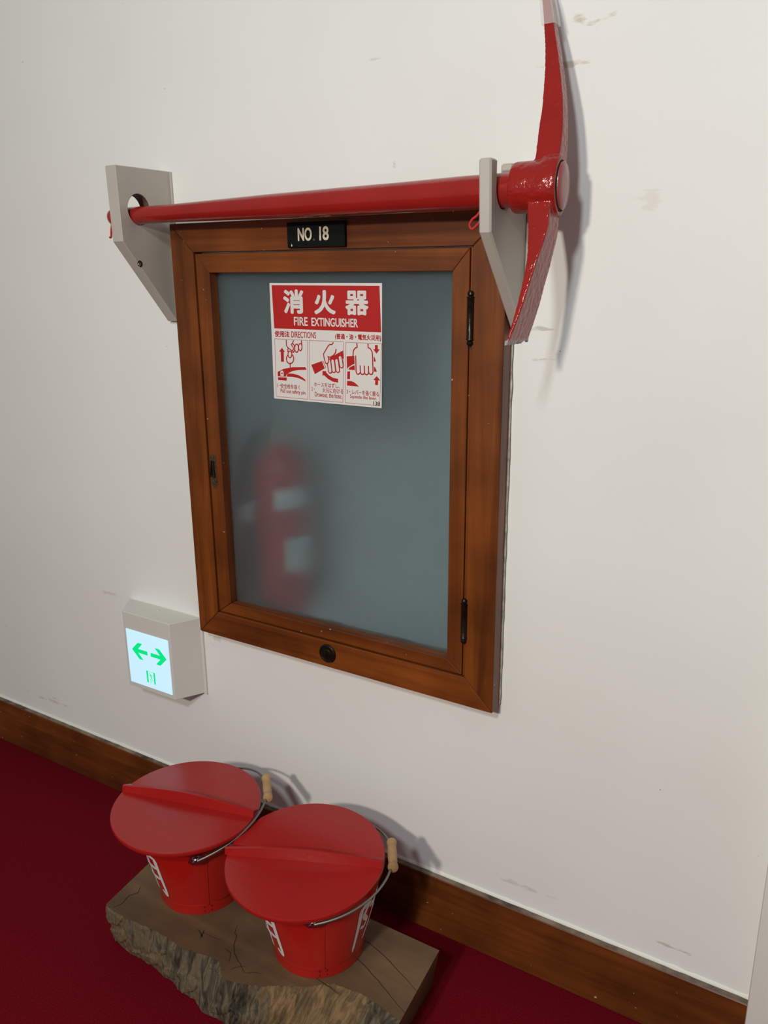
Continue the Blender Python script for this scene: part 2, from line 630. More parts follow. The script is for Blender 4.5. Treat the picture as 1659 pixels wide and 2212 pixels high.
def stroke2d(pts, w, closed=False, caps=True):
    """flat ribbon along a 2D polyline with mitred corners; w is a width or one per point"""
    P = [Vector((p[0], p[1])) for p in pts]
    n = len(P)
    ww = w if isinstance(w, (list, tuple)) else [w] * n
    V, F = [], []
    for i in range(n):
        a = P[i - 1] if (i > 0 or closed) else None
        b = P[(i + 1) % n] if (i < n - 1 or closed) else None
        d1 = (P[i] - a).normalized() if a is not None else None
        d2 = (b - P[i]).normalized() if b is not None else None
        if d1 is None: d1 = d2
        if d2 is None: d2 = d1
        t = (d1 + d2)
        t = t.normalized() if t.length > 1e-6 else d1
        nrm = Vector((-t.y, t.x))
        k = min(1.8, 1.0 / max(0.3, nrm.dot(Vector((-d1.y, d1.x)))))
        V += [tuple(P[i] + nrm * ww[i] * 0.5 * k), tuple(P[i] - nrm * ww[i] * 0.5 * k)]
    for i in range(n if closed else n - 1):
        j = (i + 1) % n
        F.append((2 * i, 2 * i + 1, 2 * j + 1, 2 * j))
    if caps and not closed:
        for i, j in ((0, 1), (n - 1, n - 2)):
            c, r = P[i], ww[i] * 0.5
            b0 = len(V)
            for k in range(12):
                a = 2 * pi * k / 12
                V.append((c.x + r * cos(a), c.y + r * sin(a)))
            F.append(tuple(range(b0, b0 + 12)))
    return V, F


def text2d(body):
    """outline of a line of text as a flat filled mesh, normalised to its bounding box"""
    cu = bpy.data.curves.new('lettering_outline', 'FONT')
    cu.body = body
    cu.size = 1.0
    cu.resolution_u = 5
    o = bpy.data.objects.new('lettering_outline', cu)
    C.objects.link(o)
    dg = bpy.context.evaluated_depsgraph_get()
    me = o.evaluated_get(dg).to_mesh()
    V = [(v.co.x, v.co.y) for v in me.vertices]
    F = [tuple(p.vertices) for p in me.polygons]
    o.evaluated_get(dg).to_mesh_clear()
    bpy.data.objects.remove(o)
    bpy.data.curves.remove(cu)
    xs = [p[0] for p in V]
    ys = [p[1] for p in V]
    x0, x1, y0, y1 = min(xs), max(xs), min(ys), max(ys)
    return [((p[0] - x0) / (x1 - x0), (p[1] - y0) / (y1 - y0)) for p in V], F


def fit_text(body, bb, bold=0.0):
    """text fitted to a box; bold thickens every stroke by that much on each side"""
    V, F = text2d(body)
    x0, y0, x1, y1 = bb
    x0, y0, x1, y1 = x0 + bold, y0 + bold, x1 - bold, y1 - bold
    base = [(x0 + p[0] * (x1 - x0), y0 + p[1] * (y1 - y0)) for p in V]
    if not bold:
        return base, F
    out, FF = [], []
    for k in range(8):
        a = 2 * pi * k / 8
        n = len(out)
        out += [(p[0] + bold * cos(a), p[1] + bold * sin(a), k * 1.0e-5) for p in base]
        FF += [tuple(i + n for i in q) for q in F]
    return out, FF


def onto(geo2, fn):
    V = []
    for p in geo2[0]:
        q = fn(p[0], p[1])
        V.append((q[0], q[1] - p[2], q[2]) if len(p) > 2 else tuple(q))
    return V, geo2[1]


# ================================================================== the setting
WX0, WX1, WZ1 = -3.2, 2.2, 2.7
HX, HZ0, HZ1 = 0.275, 0.497, 1.175           # recess behind the cabinet frame


def wall_geo():
    xs = [WX0, -HX, HX, WX1]
    zs = [0.0, HZ0, HZ1, WZ1]
    V, F = [], []
    for y in (0.0, 0.25):
        for z in zs:
            for x in xs:
                V.append((x, y, z))
    idx = lambda k, i, j: k * 16 + j * 4 + i
    for k in (0, 1):
        for j in range(3):
            for i in range(3):
                if k == 0 and i == 1 and j == 1:
                    continue
                q = (idx(k, i, j), idx(k, i + 1, j), idx(k, i + 1, j + 1), idx(k, i, j + 1))
                F.append(q if k == 0 else q[::-1])
    for a, b in (((1, 1), (2, 1)), ((2, 1), (2, 2)), ((2, 2), (1, 2)), ((1, 2), (1, 1))):
        F.append((idx(0, *a), idx(0, *b), idx(1, *b), idx(1, *a)))
    return V, F


tag(part('wall_back', wall_geo(), 'wall'), 'off-white painted plaster wall behind the cabinet', kind='structure')
tag(part('floor', box(WX0, WX1, -3.2, 0.0, -0.04, 0.0), 'carpet'), 'deep red carpet', kind='structure')

# skirting board, an old dusty top edge, ends at the white upright on the right
bb = part('baseboard_back', bevel(box(WX0, 0.697, -0.0130, 0.0, 0.0, 0.1145), 0.0015), 'base_x')
tag(bb, 'dark varnished wooden skirting board', kind='structure')
random.seed(4)
V, F = [], []
n = 260
for i in range(n + 1):
    x = WX0 + (0.697 - WX0) * i / n
    w = 0.006 + 0.006 * noise.noise(Vector((x * 9, 1.3, 0))) + 0.002 * noise.noise(Vector((x * 60, 3, 0)))
    w = max(0.002, min(0.0105, w))
    V += [(x, -0.0118 + 0.001 * noise.noise(Vector((x * 70, 1, 4))), 0.11465), (x, -w, 0.1147 + 0.0004), (x, -0.0002, 0.1150 + 0.0006 + 0.0008 * noise.noise(Vector((x * 40, 9, 0))))]
for i in range(n):
    a, b = 3 * i, 3 * i + 3
    F += [(a, b, b + 1, a + 1), (a + 1, b + 1, b + 2, a + 2)]
part('old_paint_line', (V, F), 'dust', bb, label='flaking dusty paint along the top of the skirting')
V, F = [], []
for i in range(n + 1):
    x = WX0 + (0.697 - WX0) * i / n
    d = 0.0010 * noise.noise(Vector((x * 55, 4, 1)))
    V += [(x, -0.0001, 0.1152), (x, -0.0032 - d, 0.1154), (x, -0.0030 - d, 0.1175 + d), (x, -0.0001, 0.1205 + 2 * d)]
for i in range(n):
    q = 4 * i
    F += [(q, q + 4, q + 5, q + 1), (q + 1, q + 5, q + 6, q + 2), (q + 2, q + 6, q + 7, q + 3)]
part('plaster_bead', (V, F), 'plaster', bb, smooth=50, label='white paint bead where wall meets skirting')

tag(part('trim_1', bevel(box(0.697, 0.86, -0.055, 0.0, 0.0, WZ1), 0.004, 2), 'plaster', smooth=40),
    'white plaster upright at the right end of the wall', kind='structure')

# ================================================================== extinguisher cabinet
XO, XI = 0.2985, 0.2505        # frame outer / inner half widths
ZB, ZT = 0.4735, 1.1972        # frame outer
ZIB, ZIT = 0.5215, 1.1520      # frame inner
FY = -0.0336
cab = thing('extinguisher_cabinet', (0, 0, ZB), 'brown wooden wall cabinet with a frosted glass door', 'cabinet')
YB = -0.0115
e = 0.0002
for nm, poly, mt in (('frame_rail', [(-XO, ZT), (XO, ZT), (XI, ZIT), (-XI, ZIT)], 'wood_x'),
                     ('frame_rail', [(-XO, ZB), (-XI, ZIB), (XI, ZIB), (XO, ZB)], 'wood_x'),
                     ('frame_stile', [(-XO, ZB), (-XO, ZT), (-XI, ZIT), (-XI, ZIB)], 'wood_z'),
                     ('frame_stile', [(XO, ZB), (XI, ZIB), (XI, ZIT), (XO, ZT)], 'wood_z')):
    # keep a hairline mitre joint
    cx = sum(p[0] for p in poly) / 4
    cz = sum(p[1] for p in poly) / 4
    if mt == 'wood_x':
        poly = [(p[0] - math.copysign(0.0004, p[0]), p[1]) for p in poly]
    else:
        poly = [(p[0], p[1] - math.copysign(0.0004, p[1] - cz)) for p in poly]
    part(nm, prism(poly, FY, YB, 'y', 0.0009), mt, cab)
# thinner packing strip between frame and wall
part('frame_backing', join(prism([(XO - 0.004, ZB + 0.003), (XO - 0.001, ZB + 0.003), (XO - 0.001, ZT - 0.003), (XO - 0.004, ZT - 0.003)], YB - 0.001, -0.0062),
                           box(XO - 0.030, XO - 0.0045, YB - 0.0005, -0.0003, ZB + 0.004, ZT - 0.004),
                           box(-XO + 0.004, -XO + 0.030, YB - 0.0005, -0.0003, ZB + 0.004, ZT - 0.004),
                           box(-XO + 0.03, XO - 0.03, YB - 0.0005, -0.0003, ZB + 0.003, ZB + 0.025),
                           box(-XO + 0.03, XO - 0.03, YB - 0.0005, -0.0003, ZT - 0.025, ZT - 0.003)), 'wood_z', cab)
V, F = [], []
for i in range(91):
    z = ZB + 0.003 + (ZT - ZB - 0.006) * i / 90
    d = 0.0012 * noise.noise(Vector((z * 45, 0.7, 2)))
    V += [(XO - 0.0035, -0.0066, z), (XO + 0.0012 + d, -0.0052, z), (XO + 0.0012 + d, -0.0035, z), (XO - 0.0035, -0.0028, z)]
for i in range(90):
    a = 4 * i
    F += [(a, a + 4, a + 5, a + 1), (a + 1, a + 5, a + 6, a + 2), (a + 2, a + 6, a + 7, a + 3)]
part('caulk_bead', (V, F), 'caulk', cab, smooth=50)

# recess box behind the door
t = 0.006
D = 0.205
part('cabinet_box', join(box(-0.262, -0.256, -0.0105, D, 0.503, 1.168), box(0.256, 0.262, -0.0105, D, 0.503, 1.168),
                         box(-0.256, 0.256, -0.0105, D, 0.503, 0.509), box(-0.256, 0.256, -0.0105, D, 1.162, 1.168),
                         box(-0.256, 0.256, D - t, D, 0.509, 1.162)), 'liner', cab)
# rebate strip seen in the joint beside the hinges
part('hinge_rebate', box(0.2452, XI - 0.0004, -0.0275, -0.012, ZIB + 0.0005, ZIT - 0.0005), 'wood_z', cab)

# door with mitred stiles and rails
DX0, DX1 = -0.2487, 0.2445
DZ0, DZ1 = 0.5235, 1.1498
OX0, OX1 = -0.2205, 0.2190
OZ0, OZ1 = 0.5440, 1.1200
DY = -0.0306
door = part('door', prism([(DX0, DZ1), (DX1, DZ1), (OX1, OZ1), (OX0, OZ1)], DY, -0.0122, 'y', 0.0008), 'wood_x', cab)
part('door_rail', prism([(DX0 + .0004, DZ0), (OX0 + .0004, OZ0), (OX1 - .0004, OZ0), (DX1 - .0004, DZ0)], DY, -0.0122, 'y', 0.0008), 'wood_x', door)
part('door_stile', prism([(DX0, DZ0 + .0004), (DX0, DZ1 - .0004), (OX0, OZ1 - .0004), (OX0, OZ0 + .0004)], DY, -0.0122, 'y', 0.0008), 'wood_z', door)
part('door_stile', prism([(DX1, DZ0 + .0004), (OX1, OZ0 + .0004), (OX1, OZ1 - .0004), (DX1, DZ1 - .0004)], DY, -0.0122, 'y', 0.0008), 'wood_z', door)
part('glass_pane', box(OX0 - 0.008, OX1 + 0.008, -0.0120, -0.0080, OZ0 - 0.008, OZ1 + 0.008), 'glass', door, label='grey-green frosted glass pane')
# glazing bead behind the glass edge (holds the pane)
part('glazing_bead', join(box(OX0 - 0.012, OX0 + 0.0005, -0.0078, -0.001, OZ0, OZ1), box(OX1 - 0.0005, OX1 + 0.012, -0.0078, -0.001, OZ0, OZ1),
                          box(OX0 - 0.012, OX1 + 0.012, -0.0078, -0.001, OZ0 - 0.012, OZ0 + 0.0005), box(OX0 - 0.012, OX1 + 0.012, -0.0078, -0.001, OZ1 - 0.0005, OZ1 + 0.012)),
     'wood_x', door)
for z0, z1 in ((1.0215, 1.0950), (0.5790, 0.6520)):
    h = z1 - z0
    prof = [(0, 0), (0.0028, 0.0006), (0.0046, 0.003), (0.0046, 0.0055), (0.0030, 0.0072), (0.0054, 0.0082), (0.0054, 0.0098), (0.0049, 0.0104)]
    full = prof + [(r, h - a) for r, a in prof[::-1]]
    hg = part('hinge', lathe((0.2490, -0.0345, z0), (0, 0, 1), full, 20), 'bronze', door, smooth=40)
    part('hinge_leaf', box(0.2448, 0.2505, -0.0325, -0.026, z0 + 0.010, z1 - 0.010), 'bronze', hg)
# flush ring pull on the left stile
lt = part('latch', bevel(box(-0.2455, -0.2330, -0.0322, -0.0300, 0.7640, 0.8175), 0.0006), 'brass_worn', door)
part('latch_slot', box(-0.2440, -0.2345, -0.0326, -0.0320, 0.7780, 0.8080), 'darkgap', lt)
part('ring_pull', join(tube([(-0.2408, -0.0345, 0.8065), (-0.2440, -0.0352, 0.7790), (-0.2345, -0.0352, 0.7790), (-0.2378, -0.0345, 0.8065)], 0.0011, 8, True),
                       prism([(-0.2405, 0.8060), (-0.2382, 0.8060), (-0.2365, 0.7810), (-0.2420, 0.7810)], -0.0340, -0.0328)), 'bronze', lt)
part('strike_plate', box(-0.2435, -0.2350, -0.0313, -0.0304, 0.7575, 0.7625), 'brass_worn', lt)
# round cast escutcheon on the bottom rail
esc = part('escutcheon', lathe((-0.0046, FY, 0.4995), (0, -1, 0), [(0.0165, 0), (0.0165, 0.0022), (0.0150, 0.0038), (0.0132, 0.0040), (0.0122, 0.0028), (0.0085, 0.0028), (0.0075, 0.0040), (0.0, 0.0046)], 40), 'bronze', cab, smooth=35, label='round dark bronze disc')
g = []
for k in range(12):
    a = 2 * pi * k / 12
    c = Vector((-0.0046 + 0.0103 * cos(a), FY - 0.0026, 0.4995 + 0.0103 * sin(a)))
    g.append(lathe(c, (0, -1, 0), [(0.0017, 0), (0.0012, 0.0012), (0, 0.0016)], 8))
g.append(box(-0.0056, -0.0036, FY - 0.0056, FY - 0.004, 0.4950, 0.5040))
part('relief', join(*g), 'bronze', esc, smooth=40)

# number plate
PY = FY - 0.0065
pl = part('number_plate', bevel(box(-0.0520, 0.0510, PY, FY - 0.0002, 1.1550, 1.1915), 0.0007), 'black', cab, label='black plate with cream figures NO. 18')
fn = lambda u, v: (u, PY - 0.0004, v)
part('lettering', join(onto(fit_text('NO', (-0.0318, 1.1640, -0.0062, 1.1826), 0.0006), fn),
                       onto(stroke2d([(-0.0028, 1.1655), (-0.0026, 1.1653)], 0.0022), fn),
                       onto(([(0.0072, 1.1640), (0.0104, 1.1640), (0.0104, 1.1832), (0.0072, 1.1832)], [(0, 1, 2, 3)]), fn),
                       onto(fit_text('8', (0.0130, 1.1640, 0.0240, 1.1835), 0.0006), fn)), 'cream', pl, label='cream painted letters NO. 18')
for x in (-0.0432, 0.0352):
    part('plate_screw', lathe((x, PY + 0.0002, 1.1735), (0, -1, 0), [(0.0022, 0), (0.0019, 0.0005), (0, 0.0008)], 14), 'black', pl, smooth=40)
part('paint_fleck', onto(([(-0.0446, 1.1570), (-0.0430, 1.1566), (-0.0424, 1.1585), (-0.0438, 1.1605)], [(0, 1, 2, 3)]), fn), 'w', pl)

# ================================================================== fire extinguisher behind the glass
ex, ey, ez = -0.178, 0.082, 0.5092
ext = thing('fire_extinguisher', (ex, ey, ez), 'red fire extinguisher blurred behind the frosted glass', 'extinguisher')
part('cylinder', lathe((ex, ey, ez), (0, 0, 1), [(0.047, 0), (0.0505, 0.004), (0.0505, 0.255), (0.047, 0.280), (0.036, 0.300), (0.020, 0.312), (0.016, 0.322)], 40), 'ext_red', ext, smooth=40)


def wrap(r, a0, a1, z0, z1, n=14):
    V, F = [], []
    for i in range(n + 1):
        a = a0 + (a1 - a0) * i / n
        V += [(ex + r * cos(a), ey + r * sin(a), z0), (ex + r * cos(a), ey + r * sin(a), z1)]
    for i in range(n):
        F.append((2 * i, 2 * i + 2, 2 * i + 3, 2 * i + 1))
    return V, F


part('label_band', wrap(0.0511, radians(-70), radians(5), ez + 0.205, ez + 0.240), 'ext_white', ext, label='white upper label')
part('label_panel', wrap(0.0511, radians(-50), radians(5), ez + 0.085, ez + 0.150), 'ext_white', ext, label='white lower label')
part('valve', join(lathe((ex, ey, ez + 0.318), (0, 0, 1), [(0.018, 0), (0.018, 0.02), (0.012, 0.03), (0.012, 0.045)], 20)), 'caulk', ext, smooth=40)
part('lever', join(tube([(ex - 0.01, ey, ez + 0.355), (ex + 0.03, ey - 0.015, ez + 0.362), (ex + 0.075, ey - 0.03, ez + 0.372)], 0.006, 8),
                   tube([(ex - 0.01, ey, ez + 0.340), (ex + 0.03, ey - 0.015, ez + 0.335), (ex + 0.07, ey - 0.03, ez + 0.328)], 0.006, 8)), 'caulk', ext, smooth=50)
hp = smooth_path([(ex - 0.015, ey - 0.005, ez + 0.335), (ex - 0.045, ey - 0.015, ez + 0.325), (ex - 0.062, ey - 0.03, ez + 0.28), (ex - 0.062, ey - 0.035, ez + 0.20), (ex - 0.058, ey - 0.035, ez + 0.09)], 8)
part('hose', tube(hp, 0.009, 10), 'rubber', ext, smooth=50)
part('hose_clip', lathe((ex - 0.062, ey - 0.035, ez + 0.168), (0, 0, 1), [(0.012, 0), (0.015, 0.008), (0.015, 0.030), (0.011, 0.036)], 16), 'ext_white', ext, smooth=40)
part('nozzle', lathe((ex - 0.058, ey - 0.035, ez + 0.092), (0.02, 0, -1), [(0.010, 0), (0.012, 0.02), (0.015, 0.05)], 14), 'rubber', ext, smooth=40)

# ================================================================== instruction sign taped to the glass
SX, SZ, SW, SH = -0.1112, 0.9223, 0.2078, 0.1818
sign = thing('instruction_sign', (SX + SW / 2, -0.0135, SZ), 'red and white fire extinguisher instruction sign taped to the glass', 'sign')


def sheet_y(u, v):
    """slight curl: lower right corner stands off the glass"""
    a, b = u / 207.0, v / 183.0
    return -0.0133 - 0.0055 * max(0, a - 0.35) ** 1.5 * (1.15 - b) - 0.0012 * (1 - b) ** 2 - 0.0006 * sin(a * 5)


def on_sheet(off):
    def fn(u, v):
        return (SX + u / 207.0 * SW, sheet_y(u, v) - off, SZ + v / 183.0 * SH)
    return fn


nu, nv = 24, 20
V, F = [], []
for k, off in enumerate((0.0, -0.0005)):
    fnn = on_sheet(off)
    for j in range(nv + 1):
        for i in range(nu + 1):
            V.append(fnn(207.0 * i / nu, 183.0 * j / nv))
ix = lambda k, i, j: k * (nu + 1) * (nv + 1) + j * (nu + 1) + i
for j in range(nv):
    for i in range(nu):
        F.append((ix(0, i, j), ix(0, i + 1, j), ix(0, i + 1, j + 1), ix(0, i, j + 1)))
        F.append((ix(1, i, j), ix(1, i, j + 1), ix(1, i + 1, j + 1), ix(1, i + 1, j)))
for i in range(nu):
    F.append((ix(0, i, 0), ix(1, i, 0), ix(1, i + 1, 0), ix(0, i + 1, 0)))
    F.append((ix(0, i, nv), ix(0, i + 1, nv), ix(1, i + 1, nv), ix(1, i, nv)))
for j in range(nv):
    F.append((ix(0, 0, j), ix(0, 0, j + 1), ix(1, 0, j + 1), ix(1, 0, j)))
    F.append((ix(0, nu, j), ix(1, nu, j), ix(1, nu, j + 1), ix(0, nu, j + 1)))
part('sheet', (V, F), 'sheet', sign, smooth=40)

# drawing of the sign in millimetres from its lower left corner:
# (part, kind, ink, layer, ...)  P polygon, L line, T text in a box
POSTER = [
    ('header_panel', 'P', 'r', 1, [(4.3, 179.6), (202.7, 178.9), (205.6, 112.5), (6.0, 112.8)]),
    ('lettering', 'T', 'w', 3, '消', 1.5, [26.4, 136.2, 66.2, 173.3]),
    ('lettering', 'T', 'w', 3, '火', 1.5, [85.8, 136.2, 125.5, 172.6]),
    ('lettering', 'T', 'w', 3, '器', 1.2, [142.8, 136.3, 183.9, 172.1]),
    ('lettering', 'T', 'w', 3, 'FIRE', 0.35, [46.1, 118.4, 72.8, 131.7]),
    ('lettering', 'T', 'w', 3, 'EXTINGUISHER', 0.35, [79.8, 118.3, 164.9, 131.3]),
    ('lettering', 'T', 'r', 3, '使用法', 0.25, [6.8, 99.6, 36.4, 109.4]),
    ('lettering', 'T', 'r', 3, 'DIRECTIONS', 0.1, [39.8, 99.7, 87.8, 109.3]),
    ('lettering', 'T', 'r', 3, '(普通・油・電気火災用)', 0.22, [123.2, 98.8, 205.6, 108.6]),
    ('panel_border', 'L', 'r', 2, 0.55, 1, [(6.2, 96.5), (71.0, 96.1), (68.7, 3.5), (4.7, 3.6)]),
    ('panel_border', 'L', 'r', 2, 0.55, 1, [(74.5, 96.2), (139.0, 96.3), (135.7, 3.4), (72.1, 3.3)]),
    ('panel_border', 'L', 'r', 2, 0.55, 1, [(142.5, 96.0), (206.6, 95.9), (203.5, 3.5), (140.0, 3.4)]),
    ('pin_pictogram', 'P', 'r', 2, [(20.2, 82.6), (26.1, 76.4), (23.5, 76.3), (23.2, 60.6), (17.3, 60.4), (17.5, 76.4), (14.0, 76.3)]),
    ('pin_pictogram', 'L', 'r', 2, 1.9, 1, [(43.2, 66.2), (42.7, 63.9), (41.5, 61.7), (39.8, 60.0), (37.7, 58.8), (35.4, 58.3), (33.1, 58.6), (31.1, 59.6), (29.6, 61.2), (28.7, 63.3), (28.4, 65.7), (28.9, 68.0), (30.1, 70.2), (31.8, 71.9), (34.0, 73.1), (36.3, 73.5), (38.5, 73.3), (40.5, 72.3), (42.0, 70.6), (42.9, 68.6)]),
    ('pin_pictogram', 'L', 'r', 2, 2, 0, [(35.6, 58.6), (35.6, 53.0)]),
    ('pin_pictogram', 'P', 'w', 3, [(29.7, 86.7), (41.2, 91.0), (59.3, 93.8), (59.4, 80.1), (41.2, 77.2), (35.4, 78.2)]),
    ('pin_pictogram', 'P', 'w', 3, [(39.6, 73.7), (39.3, 71.9), (38.7, 70.4), (37.8, 69.1), (36.7, 68.3), (35.6, 68.0), (34.5, 68.2), (33.5, 69.0), (32.7, 70.2), (32.3, 71.7), (32.2, 73.4), (32.5, 75.1), (33.1, 76.7), (34.0, 77.9), (35.0, 78.7), (36.2, 79.1), (37.3, 78.8), (38.3, 78.1), (39.0, 76.9), (39.5, 75.4)]),
    ('pin_pictogram', 'L', 'r', 4, 1.7, 1, [(39.7, 73.1), (39.4, 71.5), (38.8, 70.0), (37.9, 68.8), (36.8, 68.0), (35.6, 67.7), (34.4, 67.9), (33.4, 68.6), (32.6, 69.8), (32.1, 71.2), (32.0, 72.8), (32.3, 74.4), (32.9, 75.9), (33.8, 77.1), (35.0, 77.9), (36.1, 78.2), (37.3, 78.0), (38.3, 77.3), (39.1, 76.1), (39.6, 74.7)]),
    ('pin_pictogram', 'L', 'r', 4, 1.7, 0, [(29.4, 95.0), (29.5, 86.6), (32.4, 83.6), (32.0, 76.9)]),
    ('pin_pictogram', 'L', 'r', 4, 1.7, 0, [(32.4, 83.6), (38.4, 79.7), (41.7, 79.2), (43.5, 81.3), (42.7, 84.7), (39.3, 88.4), (41.6, 90.7), (44.0, 94.8)]),
    ('pin_pictogram', 'L', 'r', 4, 1.7, 0, [(41.9, 90.4), (45.4, 87.7), (45.7, 79.6), (43.2, 76.6), (39.8, 77.4)]),
    ('pin_pictogram', 'L', 'r', 4, 1.7, 1, [(53.2, 83.3), (53.0, 81.3), (52.4, 79.5), (51.5, 78.1), (50.4, 77.1), (49.3, 76.8), (48.2, 77.0), (47.2, 77.9), (46.5, 79.3), (46.1, 81.1), (46.0, 83.1), (46.3, 85.1), (46.9, 86.9), (47.8, 88.4), (48.8, 89.3), (50.0, 89.6), (51.1, 89.4), (52.0, 88.5), (52.7, 87.1), (53.2, 85.3)]),
    ('pin_pictogram', 'L', 'r', 4, 1.7, 1, [(60.2, 85.4), (60.0, 83.6), (59.4, 82.0), (58.7, 80.7), (57.7, 79.9), (56.7, 79.5), (55.7, 79.8), (54.8, 80.6), (54.1, 81.8), (53.7, 83.4), (53.6, 85.2), (53.9, 87.0), (54.4, 88.6), (55.2, 89.8), (56.2, 90.7), (57.2, 91.0), (58.2, 90.7), (59.1, 89.9), (59.8, 88.7), (60.2, 87.1)]),
    ('pin_pictogram', 'L', 'r', 4, 1.7, 0, [(59.4, 95.2), (60.1, 88.1)]),
    ('pin_pictogram', 'P', 'r', 2, [(9.7, 43.8), (21.9, 49.2), (39.9, 52.9), (65.4, 54.3), (67.8, 50.3), (51.4, 49.0), (39.6, 46.7), (31.2, 43.0), (27.3, 40.2), (26.2, 37.1), (9.4, 36.6)]),
    ('pin_pictogram', 'P', 'w', 3, [(15.2, 44.4), (17.2, 46.1), (20.1, 46.3), (21.8, 44.1), (21.8, 37.5), (15.2, 37.6)]),
    ('pin_pictogram', 'P', 'k', 4, [(17.4, 42.7), (20.0, 42.8), (19.9, 40.9), (17.2, 40.7)]),
    ('pin_pictogram', 'P', 'r', 2, [(9.7, 35.1), (27.8, 35.7), (27.5, 30.6), (9.8, 30.7)]),
    ('pin_pictogram', 'P', 'r', 2, [(28.5, 40.8), (31.2, 42.6), (40.8, 42.6), (51.0, 41.0), (59.6, 37.6), (64.2, 34.6), (65.7, 31.4), (60.2, 33.5), (50.8, 36.3), (39.1, 37.5), (28.3, 37.2)]),
    ('hose_pictogram', 'P', 'r', 2, [(77.1, 58.4), (97.5, 65.4), (102.6, 54.2), (83.6, 44.4)]),
    ('hose_pictogram', 'P', 'r', 2, [(98.7, 66.1), (100.0, 65.9), (105.3, 55.9), (103.7, 54.5)]),
    ('hose_pictogram', 'P', 'w', 3, [(98.7, 65.0), (99.6, 64.8), (104.4, 55.6), (103.2, 55.3)]),
    ('hose_pictogram', 'P', 'r', 2, [(111.7, 69.7), (124.3, 76.9), (137.5, 83.4), (138.2, 70.9), (134.4, 69.8), (120.2, 66.3)]),
    ('hose_pictogram', 'P', 'w', 3, [(113.7, 91.5), (110.7, 89.8), (101.1, 76.4), (102.4, 69.6), (104.6, 63.2), (107.0, 61.6), (110.0, 63.5), (110.7, 67.9), (109.7, 72.8), (113.2, 71.9), (119.8, 75.1), (123.4, 79.1), (124.7, 84.2), (119.4, 94.3)]),
    ('hose_pictogram', 'L', 'r', 4, 8.4, 0, [(111.0, 66.0), (113.0, 50.7)]),
    ('hose_pictogram', 'L', 'w', 5, 4.9, 0, [(111.0, 66.0), (113.0, 50.7)]),
    ('hose_pictogram', 'L', 'r', 4, 8.4, 0, [(118.1, 66.2), (119.9, 52.1)]),
    ('hose_pictogram', 'L', 'w', 5, 4.9, 0, [(118.1, 66.2), (119.9, 52.1)]),
    ('hose_pictogram', 'L', 'r', 4, 8.4, 0, [(125.3, 67.2), (127.3, 52.6)]),
    ('hose_pictogram', 'L', 'w', 5, 4.9, 0, [(125.3, 67.2), (127.3, 52.6)]),
    ('hose_pictogram', 'L', 'r', 4, 8.4, 0, [(132.1, 72.1), (134.2, 60.0)]),
    ('hose_pictogram', 'L', 'w', 5, 4.9, 0, [(132.1, 72.1), (134.2, 60.0)]),
    ('hose_pictogram', 'P', 'w', 5, [(106.1, 71.7), (110.3, 71.8), (110.6, 64.0), (107.0, 61.6), (104.0, 63.7)]),
    ('hose_pictogram', 'L', 'r', 6, 1.7, 0, [(119.4, 94.3), (117.6, 91.6), (113.7, 91.5), (110.7, 89.8), (101.1, 76.4), (102.4, 69.6), (104.6, 63.2), (107.0, 61.6), (110.0, 63.5), (110.7, 67.9), (109.7, 72.8), (113.2, 71.9), (119.8, 75.1), (123.4, 79.1), (124.7, 84.2)]),
    ('hose_pictogram', 'P', 'r', 2, [(98.2, 50.1), (106.4, 50.2), (104.5, 48.9), (110.1, 44.1), (117.9, 40.5), (127.4, 39.5), (127.3, 33.5), (117.7, 34.5), (108.8, 38.1), (100.4, 43.9), (98.2, 41.6)]),
    ('lever_pictogram', 'P', 'r', 2, [(143.9, 74.8), (157.7, 76.1), (158.2, 64.3), (150.8, 60.9), (145.8, 57.6), (145.2, 54.5), (144.3, 57.6)]),
    ('lever_pictogram', 'P', 'r', 2, [(147.0, 54.6), (148.9, 58.3), (158.2, 62.3), (158.5, 54.6)]),
    ('lever_pictogram', 'P', 'r', 2, [(144.8, 51.9), (149.8, 52.3), (149.5, 40.3), (144.3, 40.0)]),
    ('lever_pictogram', 'P', 'r', 2, [(144.2, 37.4), (150.6, 37.7), (156.8, 36.2), (162.3, 32.8), (165.9, 30.0), (143.9, 30.2)]),
    ('lever_pictogram', 'P', 'r', 2, [(192.8, 76.8), (194.9, 74.4), (196.4, 69.2), (192.8, 69.3)]),
    ('lever_pictogram', 'P', 'r', 2, [(193.2, 61.5), (195.3, 60.5), (197.4, 56.8), (198.1, 54.3), (193.2, 54.3)]),
    ('lever_pictogram', 'P', 'r', 2, [(194.7, 93.8), (199.7, 93.9), (199.9, 87.8), (203.2, 87.6), (197.5, 81.2), (191.5, 87.5), (194.9, 87.6)]),
    ('lever_pictogram', 'P', 'r', 2, [(198.1, 47.9), (204.4, 41.6), (200.5, 41.6), (200.1, 34.4), (195.2, 34.4), (195.4, 41.6), (191.8, 41.7)]),
    ('lever_pictogram', 'L', 'r', 4, 1.8, 0, [(162.7, 94.7), (163.2, 89.4), (159.6, 87.8), (156.2, 83.7), (155.6, 76.0)]),
    ('lever_pictogram', 'L', 'r', 4, 1.8, 0, [(182.6, 94.5), (182.8, 89.5), (186.5, 88.1), (189.8, 83.7), (190.4, 79.8), (191.5, 54.0), (190.3, 50.6), (187.3, 49.7), (184.6, 51.1), (183.6, 52.6), (183.3, 61.8)]),
    ('lever_pictogram', 'L', 'r', 4, 1.8, 0, [(160.4, 75.9), (160.9, 52.6), (162.4, 49.3), (164.6, 48.6), (167.3, 50.0), (168.7, 51.9), (168.3, 61.7)]),
